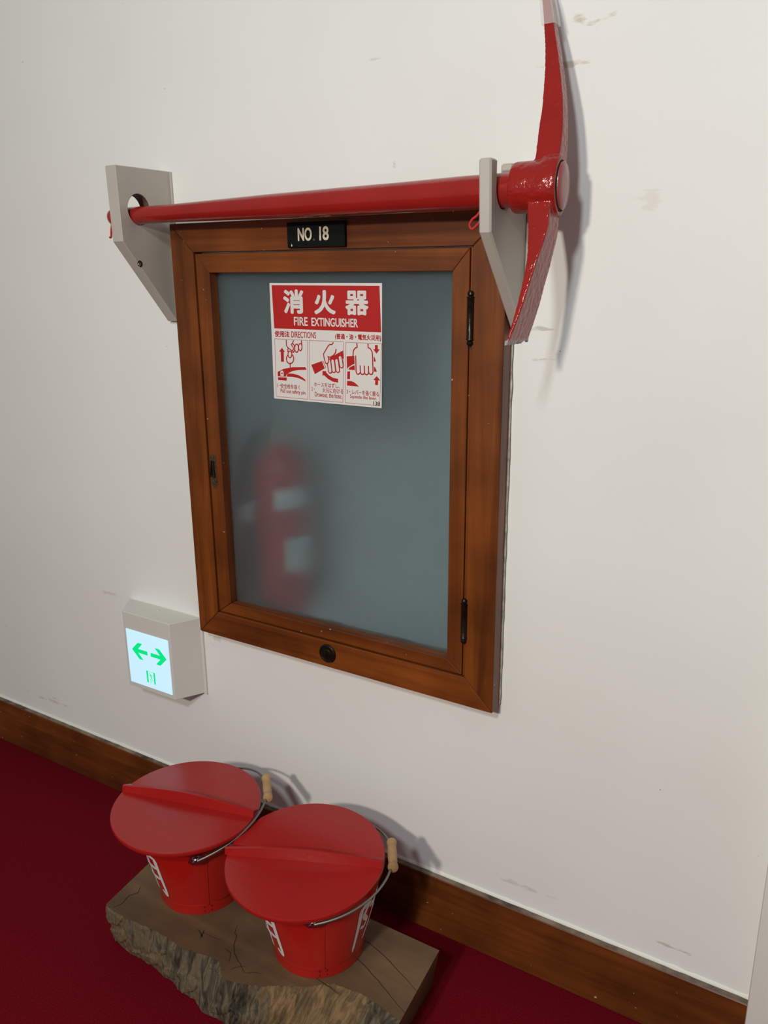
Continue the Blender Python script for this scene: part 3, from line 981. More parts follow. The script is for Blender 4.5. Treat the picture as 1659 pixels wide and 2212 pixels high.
    ('lever_pictogram', 'L', 'r', 4, 1.8, 0, [(168.7, 51.9), (170.4, 49.2), (172.8, 48.8), (175.2, 49.9), (176.1, 51.5), (175.9, 61.8)]),
    ('lever_pictogram', 'L', 'r', 4, 1.8, 0, [(176.1, 51.5), (177.6, 49.5), (180.1, 48.8), (182.5, 50.0), (183.6, 52.1)]),
    ('lettering', 'T', 'r', 3, '1・', 0, [8.1, 18.6, 14.5, 24.8]),
    ('lettering', 'T', 'r', 3, '安全栓を抜く', 0.05, [14.8, 17.7, 53.8, 25.5]),
    ('lettering', 'T', 'r', 3, 'Pull out safety pin.', 0.05, [14.3, 8.8, 65.8, 16.9]),
    ('lettering', 'T', 'r', 3, 'ホースをはずし、', 0.05, [81.5, 24.9, 130.1, 32.0]),
    ('lettering', 'T', 'r', 3, '2・', 0, [76.2, 17.7, 82.8, 23.7]),
    ('lettering', 'T', 'r', 3, '火元に向ける', 0.05, [97.3, 16.6, 136.6, 24.4]),
    ('lettering', 'T', 'r', 3, 'Drawout. the hose.', 0.05, [82.4, 9.0, 134.1, 16.6]),
    ('lettering', 'T', 'r', 3, '3・レバーを強く握る', 0.05, [143.1, 17.3, 201.9, 25.0]),
    ('lettering', 'T', 'r', 3, 'Squeeze the lever.', 0.05, [149.4, 9.9, 198.4, 17.0]),
    ('handwritten_number', 'T', 'k', 4, '138', 0.1, [192.1, 3.5, 203.6, 9.6]),
]


def grid_poly(poly, fn, n=22):
    """quad panel split so that it follows the curl"""
    a, b, c, d = [Vector(p) for p in poly]          # TL TR BR BL
    V, F = [], []
    for j in range(n + 1):
        for i in range(n + 1):
            s, t_ = i / n, j / n
            p = (a * (1 - s) + b * s) * (1 - t_) + (d * (1 - s) + c * s) * t_
            V.append(fn(p.x, p.y))
    for j in range(n):
        for i in range(n):
            q = j * (n + 1) + i
            F.append((q, q + n + 1, q + n + 2, q + 1))
    return V, F


def ccw(p):
    s = sum(p[i - 1][0] * p[i][1] - p[i][0] * p[i - 1][1] for i in range(len(p)))
    return p if s > 0 else p[::-1]


bucket_geo = {}
for it in POSTER:
    nm, kd, ink, layer = it[:4]
    fnn = on_sheet(0.00010 * layer)
    if kd == 'P':
        if nm == 'header_panel':
            g = grid_poly(it[4], fnn)
        else:
            pl_ = ccw(it[4])
            g = onto((pl_, [tuple(range(len(pl_)))]), fnn)
    elif kd == 'L':
        if nm == 'panel_border':
            pts = []
            q = it[6]
            for i in range(4):
                for k in range(8):
                    s = k / 8
                    pts.append((q[i][0] * (1 - s) + q[(i + 1) % 4][0] * s, q[i][1] * (1 - s) + q[(i + 1) % 4][1] * s))
            g = onto(stroke2d(pts, it[4], True), fnn)
        else:
            g = onto(stroke2d(it[6], it[4], bool(it[5])), fnn)
    else:
        bbx = it[6]
        g = onto(fit_text(it[4], bbx, it[5]), fnn)
    bucket_geo.setdefault((nm, ink, it[4] if kd == 'T' else (id(it) if nm == 'panel_border' or ink == 'w' else '')), []).append(g)
for (nm, ink, extra), gs in bucket_geo.items():
    part('white_shape' if ink == 'w' and nm != 'lettering' else nm, join(*gs), ink, sign, label=('printed words ' + extra if nm == 'lettering' else None))

# ================================================================== brackets
def arc_pts(cy, cz, r, a0, a1, n):
    return [(cy + r * cos(a0 + (a1 - a0) * i / n), cz + r * sin(a0 + (a1 - a0) * i / n)) for i in range(n + 1)]


def plate_with_hole(outer, cy, cz, r, x0, x1, n=40):
    """flat plate in the yz plane with a round hole: outer outline bridged to the hole"""
    bm = bmesh.new()
    ov = [bm.verts.new((0, p[0], p[1])) for p in outer]
    hv = [bm.verts.new((0, cy + r * cos(2 * pi * k / n), cz + r * sin(2 * pi * k / n))) for k in range(n)]
    es = [bm.edges.new((ov[i], ov[(i + 1) % len(ov)])) for i in range(len(ov))] + [bm.edges.new((hv[i], hv[(i + 1) % n])) for i in range(n)]
    bmesh.ops.triangle_fill(bm, use_beauty=True, edges=es)
    r_ = bmesh.ops.extrude_face_region(bm, geom=bm.faces[:])
    mv = [g for g in r_['geom'] if isinstance(g, bmesh.types.BMVert)]
    for v in mv: v.co.x = x1
    for v in bm.verts:
        if v not in mv: v.co.x = x0
    bmesh.ops.recalc_face_normals(bm, faces=bm.faces)
    bm.verts.index_update()
    out = ([tuple(v.co) for v in bm.verts], [tuple(v.index for v in f.verts) for f in bm.faces])
    bm.free()
    return out


LX0, LX1 = -0.3430, -0.3200
lb = thing('tool_bracket', (-0.3315, 0, 1.040), 'grey painted bracket with a round hole left of the cabinet', 'bracket', 'brackets holding the pickaxe')
lout = [(-0.0003, 1.2810), (-0.0003, 1.0400), (-0.0095, 1.0400), (-0.1145, 1.1690), (-0.1165, 1.2810)]
part('bracket_plate', bevel(plate_with_hole(lout, -0.0745, 1.2180, 0.0237, LX0, LX1), 0.0008, 1, 60), 'bracket', lb)
part('hole_lining', ([(x, -0.0745 + 0.0234 * cos(2 * pi * k / 40), 1.2180 + 0.0234 * sin(2 * pi * k / 40)) for x in (LX0 + .001, LX1 - .001) for k in range(40)],
                     [(k, 40 + k, 40 + (k + 1) % 40, (k + 1) % 40) for k in range(40)]), 'rawwood', lb, smooth=60)
sc_ = part('screw_recess', lathe((LX1 + 0.0002, -0.0835, 1.1350), (1, 0, 0), [(0.0052, 0), (0.0050, 0.0003), (0, 0.0004)], 20), 'darkgap', lb, smooth=30)
part('screw_head', lathe((LX1 + 0.0004, -0.0850, 1.1340), (1, 0, 0), [(0.0032, 0), (0.0026, 0.0012), (0, 0.0018)], 16), 'steel', sc_, smooth=50)
part('wall_caulk', join(box(LX1, LX1 + 0.0035, -0.0030, -0.0003, 1.2, 1.2802), box(LX1, LX1 + 0.002, -0.0030, -0.0003, 1.045, 1.2)), 'bracket', lb)

RX0, RX1 = 0.2995, 0.3155
rb = thing('tool_bracket', (0.3075, 0, 1.040), 'grey painted slotted bracket beside the pickaxe head', 'bracket', 'brackets holding the pickaxe')
SC, SR, SB = -0.0855, 0.0224, 1.2140
slot = [(SC + SR, 1.2460)] + arc_pts(SC, SB, SR, 0, -pi, 16) + [(SC - SR, 1.2460)]
rout = [(-0.0003, 1.2460), (-0.0003, 1.0400), (-0.0120, 1.0400), (-0.1230, 1.1640), (-0.1275, 1.2460)]
rpoly = rout + slot[::-1]
bm = bmesh.new()
vs = [bm.verts.new((RX0, p[0], p[1])) for p in rpoly]
es = [bm.edges.new((vs[i], vs[(i + 1) % len(vs)])) for i in range(len(vs))]
bmesh.ops.triangle_fill(bm, use_beauty=True, edges=es)
ge = bmesh.ops.extrude_face_region(bm, geom=bm.faces[:])
for v in [q for q in ge['geom'] if isinstance(q, bmesh.types.BMVert)]: v.co.x = RX1
bmesh.ops.recalc_face_normals(bm, faces=bm.faces)
bm.verts.index_update()
rg = ([tuple(v.co) for v in bm.verts], [tuple(v.index for v in f.verts) for f in bm.faces])
bm.free()
part('bracket_plate', bevel(rg, 0.0022, 1, 60), 'bracket', rb)
part('wall_batten', bevel(box(RX1 + 0.0002, RX1 + 0.0075, -0.0140, -0.0003, 1.0450, 1.2420), 0.001), 'bracket', rb)
for z in (1.148, 1.155):
    part('nail_hole', lathe((RX1 + 0.0040, -0.0139, z), (0, -1, 0), [(0.0011, 0), (0, 0.0003)], 10), 'darkgap', rb)

# ================================================================== pickaxe
HA = Vector((-0.381, -0.0795, 1.2085))
HB = Vector((0.3905, -0.0855, 1.2135))
hd = (HB - HA).normalized()
pick = thing('pickaxe', (0.36, -0.0855, 1.035), 'red painted pickaxe resting across the two brackets', 'pickaxe')
prof = [(0.0, 0.0), (0.008, 0.0005), (0.0125, 0.004), (0.0138, 0.010), (0.0135, 0.06), (0.0131, 0.13), (0.0145, 0.22), (0.0168, 0.33), (0.0178, 0.46),
        (0.0186, 0.56), (0.0199, 0.64), (0.0203, 0.69), (0.0205, 0.735)]
V, F = lathe(HA, hd, prof, 32)
V2 = []
for p in V:
    d = 0.0009 * noise.noise(Vector((p[0] * 12, p[1] * 60, p[2] * 60)))
    V2.append((p[0], p[1], p[2] + d))
part('shaft', (V2, F), 'shaftred', pick, smooth=50, label='long tapering red shaft')


def rect_loft(secs):
    """secs: (z, x0, x1, ycentre, half thickness in y)"""
    V, F = [], []
    for z, x0, x1, yc, h in secs:
        V += [(x0, yc - h, z), (x1, yc - h, z), (x1, yc + h, z), (x0, yc + h, z)]
    for i in range(len(secs) - 1):
        a, b = 4 * i, 4 * i + 4
        for k in range(4):
            F.append((a + k, a + (k + 1) % 4, b + (k + 1) % 4, b + k))
    F += [(3, 2, 1, 0), tuple(4 * (len(secs) - 1) + k for k in range(4))]
    return V, F


yc = -0.0855


def interp(secs, n=6):
    P = smooth_path_n(secs, n)
    return P


def smooth_path_n(pts, n):
    P = [tuple(2 * a - b for a, b in zip(pts[0], pts[1]))] + list(pts) + [tuple(2 * a - b for a, b in zip(pts[-1], pts[-2]))]
    out = []
    for i in range(1, len(P) - 2):
        for k in range(n):
            t_ = k / n
            out.append(tuple(0.5 * ((2 * b) + (c - a) * t_ + (2 * a - 5 * b + 4 * c - d) * t_ * t_ + (3 * b - a - 3 * c + d) * t_ ** 3)
                             for a, b, c, d in zip(P[i - 1], P[i], P[i + 1], P[i + 2])))
    out.append(P[-2])
    return out


KT = 0.277                                     # the head leans: point towards the wall, adze away from it


def cy_(z):
    return yc + KT * (z - 1.2145)


up = interp([(z, x0, x1, cy_(z), h) for z, x0, x1, h in (
    (1.200, 0.3500, 0.3830, 0.0170), (1.2422, 0.3547, 0.3838, 0.0150), (1.2715, 0.3530, 0.3823, 0.0110), (1.310, 0.3521, 0.3763, 0.0095),
    (1.356, 0.3478, 0.3642, 0.0085), (1.3905, 0.3411, 0.3534, 0.0078), (1.424, 0.3332, 0.3431, 0.0070), (1.460, 0.3225, 0.3290, 0.0055), (1.495, 0.3110, 0.3145, 0.0030))])
lo = interp([(z, x0, x1, cy_(z), h) for z, x0, x1, h in (
    (1.215, 0.3520, 0.3840, 0.0160), (1.189, 0.3550, 0.3822, 0.0165), (1.1635, 0.3605, 0.3835, 0.0195), (1.1325, 0.3655, 0.3788, 0.0240),
    (1.1017, 0.3648, 0.3735, 0.0265), (1.071, 0.3620, 0.3680, 0.0290), (1.0405, 0.3575, 0.3602, 0.0320))])
ux, uy, uz = Vector((1, 0, 0)), Vector((0, 1, 0)), Vector((0, 0, 1))
collar = lathe((0.3280, yc, 1.2145), ux, [(0.86, 0), (0.97, 0.0015), (1.0, 0.005), (1.0, 0.045), (0.98, 0.054), (0.92, 0.0585)], 48, (uy, uz, 0.0265, 0.0295))
bulge = lathe((0.3560, yc, 1.2145), ux, [(0.75, 0), (1.0, 0.010), (1.04, 0.022), (1.0, 0.0305)], 48, (uy, uz, 0.0225, 0.0335))
hv, hf = join(rect_loft(up), rect_loft(lo), collar, bulge)
tmp_me = bpy.data.meshes.new('head_blank')
tmp_me.from_pydata(hv, [], hf)
tmp = bpy.data.objects.new('head_blank', tmp_me)
C.objects.link(tmp)
rmod = tmp.modifiers.new('fuse', 'REMESH')
rmod.mode = 'VOXEL'
rmod.voxel_size = 0.0011
smod = tmp.modifiers.new('cast', 'SMOOTH')
smod.factor = 0.5
smod.iterations = 4
dg = bpy.context.evaluated_depsgraph_get()
em = tmp.evaluated_get(dg).to_mesh()
V = [tuple(v.co) for v in em.vertices]
F = [tuple(p.vertices) for p in em.polygons]
tmp.evaluated_get(dg).to_mesh_clear()
bpy.data.objects.remove(tmp)
bpy.data.meshes.remove(tmp_me)
V = [(x + 0.0003 * noise.noise(Vector((x * 150, y * 150, z * 150))), y + 0.0005 * noise.noise(Vector((x * 140 + 7, y * 140, z * 140))), z) for x, y, z in V]
head = part('pick_head', (V, F), 'pickred', pick, smooth=60, label='curved red head with a point above and an adze blade below')
# end of the shaft showing in the eye
part('eye_gap', lathe((0.3840, yc, 1.2140), ux, [(1, 0), (1, 0.0028), (0.93, 0.0030)], 40, (uy, uz, 0.0205, 0.0285)), 'darkgap', head)
part('shaft_end', lathe((0.3855, yc + 0.0018, 1.2145), ux, [(1, 0), (1, 0.0030), (0.94, 0.0042), (0.5, 0.0048), (0, 0.0048)], 40, (uy, uz, 0.0185, 0.0268)), 'endred', pick, smooth=50)
# bare ragged lip of the adze
V, F = [], []
random.seed(3)
n = 18
for i in range(n + 1):
    y = cy_(1.040) - 0.0322 + 0.0644 * i / n
    d1, d2 = random.uniform(-.0012, .0012), random.uniform(-.0016, .0010)
    V += [(0.3568, y, 1.0425 + d1), (0.3604, y, 1.0435 + d1), (0.3594, y, 1.0375 + d2), (0.3562, y, 1.0370 + d2)]
for i in range(n):
    a = 4 * i
    for k in range(4):
        F.append((a + k, a + (k + 1) % 4, a + 4 + (k + 1) % 4, a + 4 + k))
F += [(3, 2, 1, 0), tuple(4 * n + k for k in range(4))]
part('blade_lip', (V, F), 'chip', head, label='bare chipped edge of the adze blade')
# clear guard slipped over the point
gsec = [(z, x0 - 0.0024, x1 + 0.0026, y_, h + 0.0026) for z, x0, x1, y_, h in up if z > 1.395]
gv, gf = rect_loft(gsec)
part('point_guard', (gv, gf[:-2]), 'sleeve', pick, smooth=30, label='clear plastic sleeve over the pick point')

# red strings tied round the shaft
def ring_on_shaft(x, r, wob=0.0, n=36):
    c = HA + hd * ((x - HA.x) / hd.x)
    return [(c.x + wob * sin(2 * pi * k / n), c.y + r * cos(2 * pi * k / n), c.z + r * sin(2 * pi * k / n)) for k in range(n)]


for x, r, lbl, tail in ((0.2945, 0.0216, 'red string tied round the shaft by the slotted bracket', True), (-0.3640, 0.0152, 'red string hanging from the thin end of the shaft', False)):
    st = thing('string_tie', (x, yc, 1.19), lbl, 'string', 'red strings on the pickaxe shaft')
    part('loop', join(tube(ring_on_shaft(x, r), 0.0014, 8, True), tube(ring_on_shaft(x - 0.0022, r, 0.001), 0.0013, 8, True)), 'cord', st, smooth=60)
    if tail:
        pth = smooth_path([(x - 0.001, -0.100, 1.1935), (x - 0.004, -0.108, 1.1845), (x - 0.010, -0.109, 1.1800), (x - 0.0135, -0.109, 1.1735), (x - 0.010, -0.109, 1.1690), (x - 0.004, -0.108, 1.1735), (x - 0.001, -0.106, 1.1780)], 6)
    else:
        pth = smooth_path([(x, -0.0925, 1.2010), (x + 0.001, -0.0960, 1.1945), (x - 0.001, -0.0965, 1.1860), (x - 0.0025, -0.0965, 1.1770), (x - 0.006, -0.0965, 1.1765)], 6)
    part('tail', tube(pth, 0.0016, 8), 'cord', st, smooth=60)

# ================================================================== exit guide sign
gs_ = thing('exit_sign', (-0.4225, 0, 0.3200), 'white box light with two green arrows, low on the wall', 'sign')
GY = -0.0550
fx0, fx1, bx0, bx1, gz0, gz1 = -0.4850, -0.3580, -0.5235, -0.3270, 0.3205, 0.4812
v = [(bx0, -0.0003, gz0), (bx1, -0.0003, gz0), (bx1, -0.0003, gz1), (bx0, -0.0003, gz1), (fx0, GY, gz0), (fx1, GY, gz0), (fx1, GY, gz1), (fx0, GY, gz1)]
f = [(3, 2, 1, 0), (4, 5, 6, 7), (0, 1, 5, 4), (1, 2, 6, 5), (2, 3, 7, 6), (3, 0, 4, 7)]
part('housing', bevel((v, f), 0.0010), 'housing', gs_)
px0, px1, pz0, pz1 = -0.4788, -0.3640, 0.3305, 0.4460
pn = part('light_panel', bevel(box(px0, px1, GY - 0.0012, GY + 0.002, pz0, pz1), 0.0005), 'panel', gs_, label='glowing pale blue panel')
fnp = lambda u, w: (u, GY - 0.0015, w)
la = [(-0.4655, 0.4053), (-0.4474, 0.4225), (-0.4348, 0.4225), (-0.4479, 0.4093), (-0.4222, 0.4093), (-0.4222, 0.4008), (-0.4483, 0.4008), (-0.4352, 0.3875), (-0.4470, 0.3875)]
ra = [(-0.8359 - p[0], p[1]) for p in la]
for a in (la, ra):
    q = ccw(a)
    part('arrow', onto((q, [tuple(range(len(q)))]), fnp), 'green', pn, label='green arrow')
dr = [([(-0.4308, 0.3414), (-0.4262, 0.3414), (-0.4262, 0.3670), (-0.4308, 0.3670)], [(0, 1, 2, 3)]),
      ([(-0.4112, 0.3414), (-0.4068, 0.3414), (-0.4068, 0.3670), (-0.4112, 0.3670)], [(0, 1, 2, 3)]),
      ([(-0.4262, 0.3662), (-0.4112, 0.3662), (-0.4112, 0.3670), (-0.4262, 0.3670)], [(0, 1, 2, 3)]),
      stroke2d([(-0.4211, 0.3630), (-0.4209, 0.3628)], 0.0026),
      stroke2d([(-0.4195, 0.3602), (-0.4180, 0.3535)], 0.0026), stroke2d([(-0.4195, 0.3602), (-0.4225, 0.3580), (-0.4245, 0.3595)], 0.0010),
      stroke2d([(-0.4190, 0.3598), (-0.4155, 0.3580), (-0.4135, 0.3590)], 0.0010),
      stroke2d([(-0.4180, 0.3535), (-0.4205, 0.3480), (-0.4195, 0.3425)], 0.0012), stroke2d([(-0.4180, 0.3535), (-0.4160, 0.3490), (-0.4130, 0.3480)], 0.0012)]
part('exit_pictogram', onto(join(*dr), fnp), 'green', pn, label='small green running figure in a doorway')
part('cover_screw', lathe((-0.4250, -0.0180, gz1), (0, 0, 1), [(0.0036, 0), (0.0032, 0.0014), (0, 0.002)], 16), 'housing', gs_, smooth=40)
part('back_plate', box(bx0 + 0.004, bx1 + 0.0042, -0.0040, -0.0004, gz0 - 0.001, gz1 - 0.004), 'housing', gs_)

# ================================================================== wooden slab
HS = 0.0800
slab = thing('wooden_slab', (0.0, -0.22, 0.0), 'thick live-edge wooden slab under the two red buckets', 'slab')
front_top = [(0.2694, -0.2618), (0.2350, -0.2555), (0.1942, -0.2510), (0.1650, -0.2555), (0.1400, -0.2640), (0.1150, -0.2830), (0.0955, -0.2960), (0.0528, -0.3190),
             (0.0200, -0.3330), (-0.0026, -0.3390), (-0.0200, -0.3220), (-0.0330, -0.3150), (-0.0480, -0.3150), (-0.0888, -0.3250), (-0.1300, -0.3230), (-0.1632, -0.3222), (-0.2000, -0.3250), (-0.2267, -0.3270), (-0.2600, -0.3262), (-0.2807, -0.3236)]
front_bot = [(0.2600, -0.3350), (0.1900, -0.3500), (0.1000, -0.3540), (0.0100, -0.3480), (-0.0200, -0.3440), (-0.0450, -0.3460), (-0.0655, -0.3390), (-0.1295, -0.3290), (-0.2029, -0.3219), (-0.2457, -0.3220), (-0.2820, -0.3120)]


def at_x(poly, x):
    for (x0, y0), (x1, y1) in zip(poly, poly[1:]):
        if x0 >= x >= x1:
            return y0 + (y1 - y0) * (x - x0) / (x1 - x0)
    return poly[0][1] if x > poly[0][0] else poly[-1][1]


NX, NZ = 420, 30
V, F = [], []
topedge = []
for i in range(NX + 1):
    s = i / NX
    xt = 0.2694 + (-0.2807 - 0.2694) * s
    xb = 0.2560 + (-0.2830 - 0.2560) * s
    yt, yb = at_x(front_top, xt), at_x(front_bot, xb)
    jag = 0.0022 * noise.noise(Vector((xt * 90, 0, 5))) + 0.003 * noise.noise(Vector((xt * 30, 2, 5)))
    yt += jag
    ch = HS - 0.0005 - 0.004 * max(0, noise.noise(Vector((xt * 45, 7, 1))))
    topedge.append((xt, yt, HS))
    for j in range(NZ + 1):
        q = j / NZ
        x = xt + (xb - xt) * q
        bow = -0.005 * sin(pi * q) * (0.6 + 0.8 * noise.noise(Vector((xt * 8, 3, 0))))
        rid = 0.0
        if 0.02 < xt < 0.215:
            rid = 0.0055 * abs(sin(xt * 330 + 5 * noise.noise(Vector((xt * 14, q * 3, 0))))) * (1 if q > 0.02 else 0)
        nz = 0.0035 * noise.noise(Vector((x * 38 + q * 1.2, q * 3.2, 0.3))) + 0.0018 * noise.noise(Vector((x * 120, q * 9, 2)))
        if j == 0: nz = 0; rid = 0
        step = -0.0032 * (1 if noise.noise(Vector((x * 22 + q * 2.0, q * 2.2, 8))) > 0.12 and not 0.02 < xt < 0.2 else 0) * (1 if j > 1 else 0)
        y = yt + (yb - yt) * (q ** 0.8) + bow + nz + rid + step
        z = HS * (1 - q) if j else HS
        if j == 0: y = yt
        V.append((x, y, max(0.0005, z)))
for i in range(NX):
    for j in range(NZ):
        a = i * (NZ + 1) + j
        F.append((a, a + 1, a + NZ + 2, a + NZ + 1))
part('bark_edge', (V, F), 'bark', slab, smooth=50, label='rough grey bark edge with torn tan patches')
bot = [V[i * (NZ + 1) + NZ] for i in range(NX + 1)]
# sawn body: top, back and ends
back_t = [(-0.2940, -0.2130, HS), (-0.2960, -0.1180, HS), (0.2575, -0.1180, HS)]
loop_t = topedge + back_t
loop_b = [bot[i] for i in range(NX + 1)] + [(-0.2900, -0.2130, 0.0005), (-0.2920, -0.1260, 0.0005), (0.2440, -0.1180, 0.0005)]
nT = len(loop_t)
V = loop_t + loop_b
F = [tuple(range(nT))[::-1], tuple(range(nT, 2 * nT))]
for i in range(NX, nT):
    j = (i + 1) % nT
    F.append((i, nT + i, nT + j, j))
bd = part('slab_body', (V, F), 'slab', slab, label='brown sawn top with cracks')
# drying cracks across the top
fz = lambda u, w: (u, w, HS + 0.0003)
cracks = [([(-0.262, -0.262), (-0.255, -0.276), (-0.262, -0.290), (-0.258, -0.305), (-0.2635, -0.3225)], 0.0016),
          ([(-0.055, -0.243), (-0.047, -0.258), (-0.040, -0.262), (-0.030, -0.280), (-0.010, -0.297), (0.000, -0.301), (0.020, -0.312)], 0.0014),
          ([(-0.040, -0.291), (-0.028, -0.292), (-0.020, -0.300), (-0.016, -0.309)], 0.0013),
          ([(-0.105, -0.283), (-0.094, -0.288), (-0.086, -0.292)], 0.0016), ([(-0.094, -0.280), (-0.091, -0.289), (-0.088, -0.296)], 0.0024),
          ([(-0.094, -0.285), (-0.070, -0.283), (-0.058, -0.282)], 0.0008), ([(0.020, -0.312), (0.033, -0.303), (0.044, -0.300)], 0.0010),
          ([(0.015, -0.300), (0.003, -0.308), (-0.003, -0.318)], 0.0010),
          ([(0.120, -0.160), (0.175, -0.168), (0.2655, -0.205)], 0.0012), ([(0.125, -0.190), (0.180, -0.208), (0.2680, -0.247)], 0.0012),
          ([(0.108, -0.262), (0.140, -0.265), (0.170, -0.270)], 0.0012)]
for pts, w in cracks:
    sp = [(p[0] + 0.0012 * noise.noise(Vector((p[0] * 300, p[1] * 300, 1))), p[1] + 0.0012 * noise.noise(Vector((p[0] * 300, p[1] * 300, 7)))) for p in [(q.x, q.y) for q in smooth_path([(a, b, 0) for a, b in pts], 7)]]
    m_ = len(sp)
    part('crack', onto(stroke2d(sp, [w * (0.35 + 0.65 * sin(pi * (k + 0.6) / m_)) for k in range(m_)], caps=False), fz), 'crack', bd)

# ================================================================== buckets
def cone_r(z):            # z above slab
    return 0.0705 + (0.1040 - 0.0705) * z / 0.150


GLYPH_YOU = [[(.20, .96), (.19, .55), (.15, .25), (.02, .0)], [(.20, .95), (.55, .98), (.88, .97)], [(.86, .99), (.88, .5), (.90, .02), (.74, .10)],
             [(.22, .68), (.84, .70)], [(.20, .40), (.85, .42)], [(.53, .96), (.53, .5), (.52, .04)]]
GLYPH_BOU = [[(.14, .95), (.13, .45), (.08, -.12)], [(.14, .93), (.42, .96), (.27, .70), (.44, .50), (.36, .38), (.22, .42)],
             [(.68, 1.06), (.74, .90)], [(.46, .80), (.75, .84), (1.04, .86)], [(.70, .82), (.66, .45), (.44, .02)], [(.68, .56), (.96, .58), (.92, .12), (.76, .18)]]


def glyph_on_cone(strokes, ax, ay, zb, a_c, z0, w, h, lean=0.0):
    gs = []
    for st in strokes:
        sp = smooth_path([(p[0], p[1], 0) for p in st], 6)
        n_ = len(sp)
        wd = [0.150 * (0.55 + 0.5 * (1 - k / n_)) * (0.9 if 0 < k < n_ - 1 else 0.45) for k in range(n_)]
        gs.append(stroke2d([(q.x + lean * q.y, q.y) for q in sp], wd, caps=False))
    V, F = join(*[([(p[0], p[1], 0) for p in v_], f_) for v_, f_ in gs])

    def fn(u, v_):
        z = z0 + v_ * h
        r = cone_r(z) + 0.0005
        a = a_c + (u - 0.5) * w / 0.095
        return (ax + r * cos(a), ay + r * sin(a), zb + z)
    return [fn(p[0], p[1]) for p in V], F


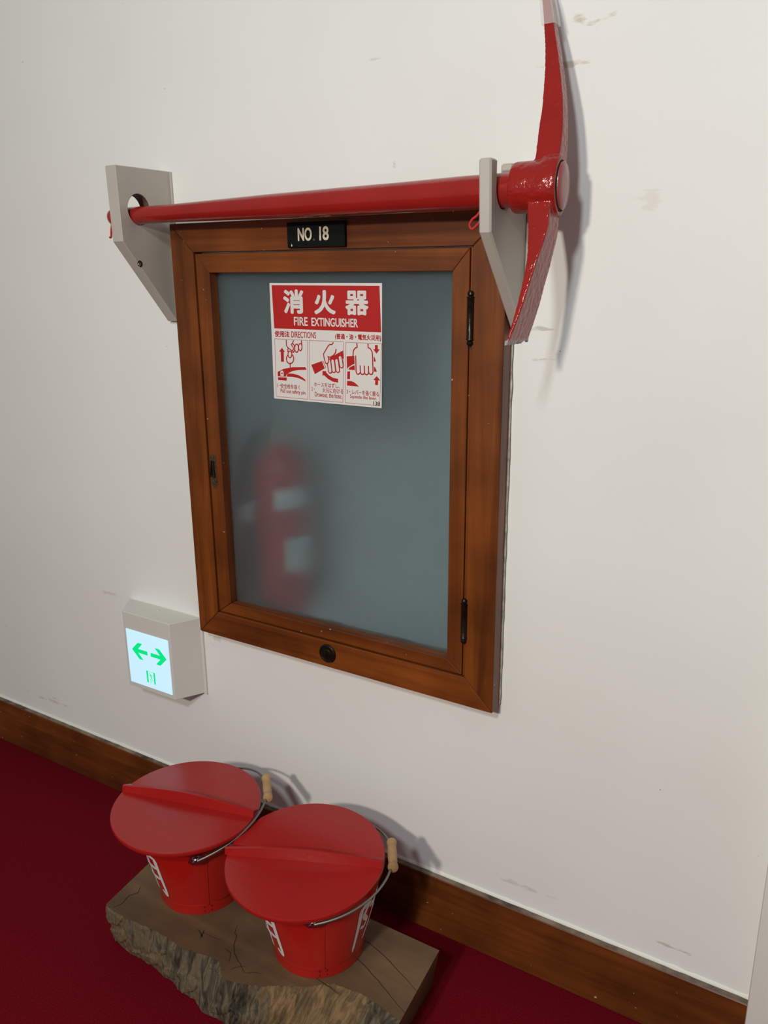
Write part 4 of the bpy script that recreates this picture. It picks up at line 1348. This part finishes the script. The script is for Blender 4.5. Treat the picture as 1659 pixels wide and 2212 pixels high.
def make_bucket(ax, ay, lid_c, lid_t, ear, phi, grip_r, ridge, label, glyphs):
    zb = HS
    b = thing('fire_bucket', (ax, ay, zb), label, 'bucket', 'red fire buckets on the slab')
    body = part('bucket_body', lathe((ax, ay, zb), (0, 0, 1), [(0.066, 0.0012), (0.0725, 0.0002), (0.0735, 0.003), (0.0725, 0.0165), (0.0735, 0.0185), (0.0728, 0.0205),
                 (cone_r(0.022), 0.022), (cone_r(0.07), 0.07), (cone_r(0.12), 0.12), (cone_r(0.150), 0.150), (0.1065, 0.1515), (0.1070, 0.1540), (0.1060, 0.1550), (0.1030, 0.1545), (0.1015, 0.150)], 72), 'bucket', b, smooth=40)
    # side seam and base rivets
    sa = ear + 0.09
    V, F = [], []
    for k in range(14):
        z = 0.0205 + 0.128 * k / 13
        for da, dr_ in ((0.0, 0.0001), (0.004, 0.0009), (0.075, 0.0009), (0.080, 0.0001)):
            r = cone_r(z) + dr_
            V.append((ax + r * cos(sa + da), ay + r * sin(sa + da), zb + z))
    for k in range(13):
        for q in range(3):
            a = 4 * k + q
            F.append((a, a + 1, a + 5, a + 4))
    part('side_seam', (V, F), 'bucket', body)
    for da in (-0.06, 0.10):
        for z in (0.0065, 0.0140):
            a = ear + 0.12 + da
            part('rivet', lathe((ax + 0.0730 * cos(a), ay + 0.0730 * sin(a), zb + z), (cos(a), sin(a), 0), [(0.0014, 0), (0.0010, 0.0007), (0, 0.0009)], 10), 'rivet', body)
    for st, ac, z0, w, h, ln in glyphs:
        part('brushed_character', glyph_on_cone(st, ax, ay, zb, ac, z0, w, h, ln), 'white_brush', body, label='white brushed character')
    # lid: thin disc with turned-down edge, tilted a little
    lc = Vector(lid_c)
    nrm = Vector((-lid_t[0], -lid_t[1], 1)).normalized()
    lid = part('lid', lathe(lc, nrm, [(0.1185, -0.0080), (0.1238, -0.0085), (0.1250, -0.0060), (0.1250, -0.0012), (0.1242, 0.0), (0.06, 0.0004), (0.0, 0.0005)], 96), 'lid', b, smooth=35)
    # raised arched grip bar across the lid
    A, B = Vector((*ridge[0], 0)), Vector((*ridge[1], 0))
    A.z = lc.z + lid_t[0] * (A.x - lc.x) + lid_t[1] * (A.y - lc.y)
    B.z = lc.z + lid_t[0] * (B.x - lc.x) + lid_t[1] * (B.y - lc.y)
    d = (B - A).normalized()
    side = nrm.cross(d).normalized()
    V, F = [], []
    n_ = 28
    Lh = (B - A).length
    for k in range(n_ + 1):
        s = k / n_
        p = A + d * (Lh * s)
        hgt = 0.0100 + 0.0100 * sin(pi * s) ** 1.2
        wb, wt = 0.0085, 0.0022 + 0.0010 * sin(pi * s)
        sec = [(-0.0062, 0.0), (-0.0040, hgt * 0.97), (-0.0030, hgt), (0.0000, hgt), (wb * 1.3, 0.0032), (wb * 2.0, 0.0)]
        for o_, h_ in sec:
            V.append(tuple(p + side * o_ + nrm * h_))
    m_ = 6
    for k in range(n_):
        for q in range(m_ - 1):
            a = m_ * k + q
            F.append((a, a + m_, a + m_ + 1, a + 1))
    F += [tuple(range(m_)), tuple(m_ * n_ + q for q in range(m_))[::-1]]
    part('grip_bar', (V, F), 'lid', lid, smooth=25, label='raised bar across the lid')
    # ears and bail
    er = 0.1165
    ez_ = zb + 0.1400
    e1 = Vector((cos(ear), sin(ear), 0))
    nb = Vector((-e1.y, e1.x, 0))
    c0 = Vector((ax, ay, ez_))
    for sgn in (1, -1):
        q = c0 + e1 * sgn * (er - 0.006)
        u = nb
        eg = join(prism([(-0.013, -0.004), (-0.009, 0.006), (0.009, 0.006), (0.013, -0.004), (0.006, -0.010), (-0.006, -0.010)], 0, 0.0018, 'y'),
                  lathe((0, 0, 0.0), (0, -1, 0), [(0.0062, 0), (0.0050, 0.0035), (0.0030, 0.0050), (0.0030, 0.0065)], 16))
        V = [tuple(q + u * p[0] * sgn + e1 * sgn * (-p[1]) + Vector((0, 0, p[2]))) for p in eg[0]]
        part('ear', (V, eg[1]), 'steel', b, smooth=40, label='steel bail ear')
    updir = nb * cos(phi) + Vector((0, 0, 1)) * sin(phi)
    pts = []
    N_ = 64
    for k in range(N_ + 1):
        t_ = pi * k / N_
        w = abs(cos(t_))
        # the wire is drawn in towards the grip, flat along it
        rad = grip_r
        pts.append(c0 + e1 * (0.1150 * cos(t_)) + updir * (rad * sin(t_) ** 0.9))
    hook1 = [c0 + e1 * 0.1110 + Vector((0, 0, 0.0)), c0 + e1 * 0.1160 - nb * 0.004 - Vector((0, 0, 0.001))]
    hook2 = [c0 - e1 * 0.1160 - nb * 0.004 - Vector((0, 0, 0.001)), c0 - e1 * 0.1110]
    bail = part('bail', tube(hook1 + pts + hook2, 0.0019, 10), 'wire', b, smooth=60, label='grey wire bail handle')
    gc = c0 + updir * grip_r
    gl = 0.0325
    prof = [(0.0030, -gl), (0.0072, -gl + 0.001), (0.0084, -gl + 0.004), (0.0080, -gl + 0.008), (0.0066, -gl + 0.011), (0.0072, -gl + 0.016), (0.0076, 0)]
    prof = prof + [(r, -a) for r, a in prof[:-1][::-1]]
    part('wooden_grip', lathe(gc, e1, prof, 24), 'beech', bail, smooth=50, label='turned pale wooden grip')
    return b


make_bucket(-0.1700, -0.2010, (-0.1765, -0.2172, 0.2546), (-0.0025, 0.0067), radians(-48), radians(19), 0.1275, ((-0.2990, -0.2440), (-0.0560, -0.1830)),
            'red lidded fire bucket on the left, nearer the exit sign', [(GLYPH_YOU, radians(-110), 0.034, 0.070, 0.085, 0.0)])
make_bucket(0.0825, -0.2020, (0.0680, -0.2110, 0.2440), (0.001, 0.0645), radians(-57), radians(11), 0.1215, ((-0.0490, -0.2625), (0.1850, -0.1690)),
            'red lidded fire bucket on the right, in front of the cabinet', [(GLYPH_YOU, radians(-115), 0.034, 0.070, 0.085, 0.0), (GLYPH_BOU, radians(5), 0.042, 0.070, 0.085, 0.0)])
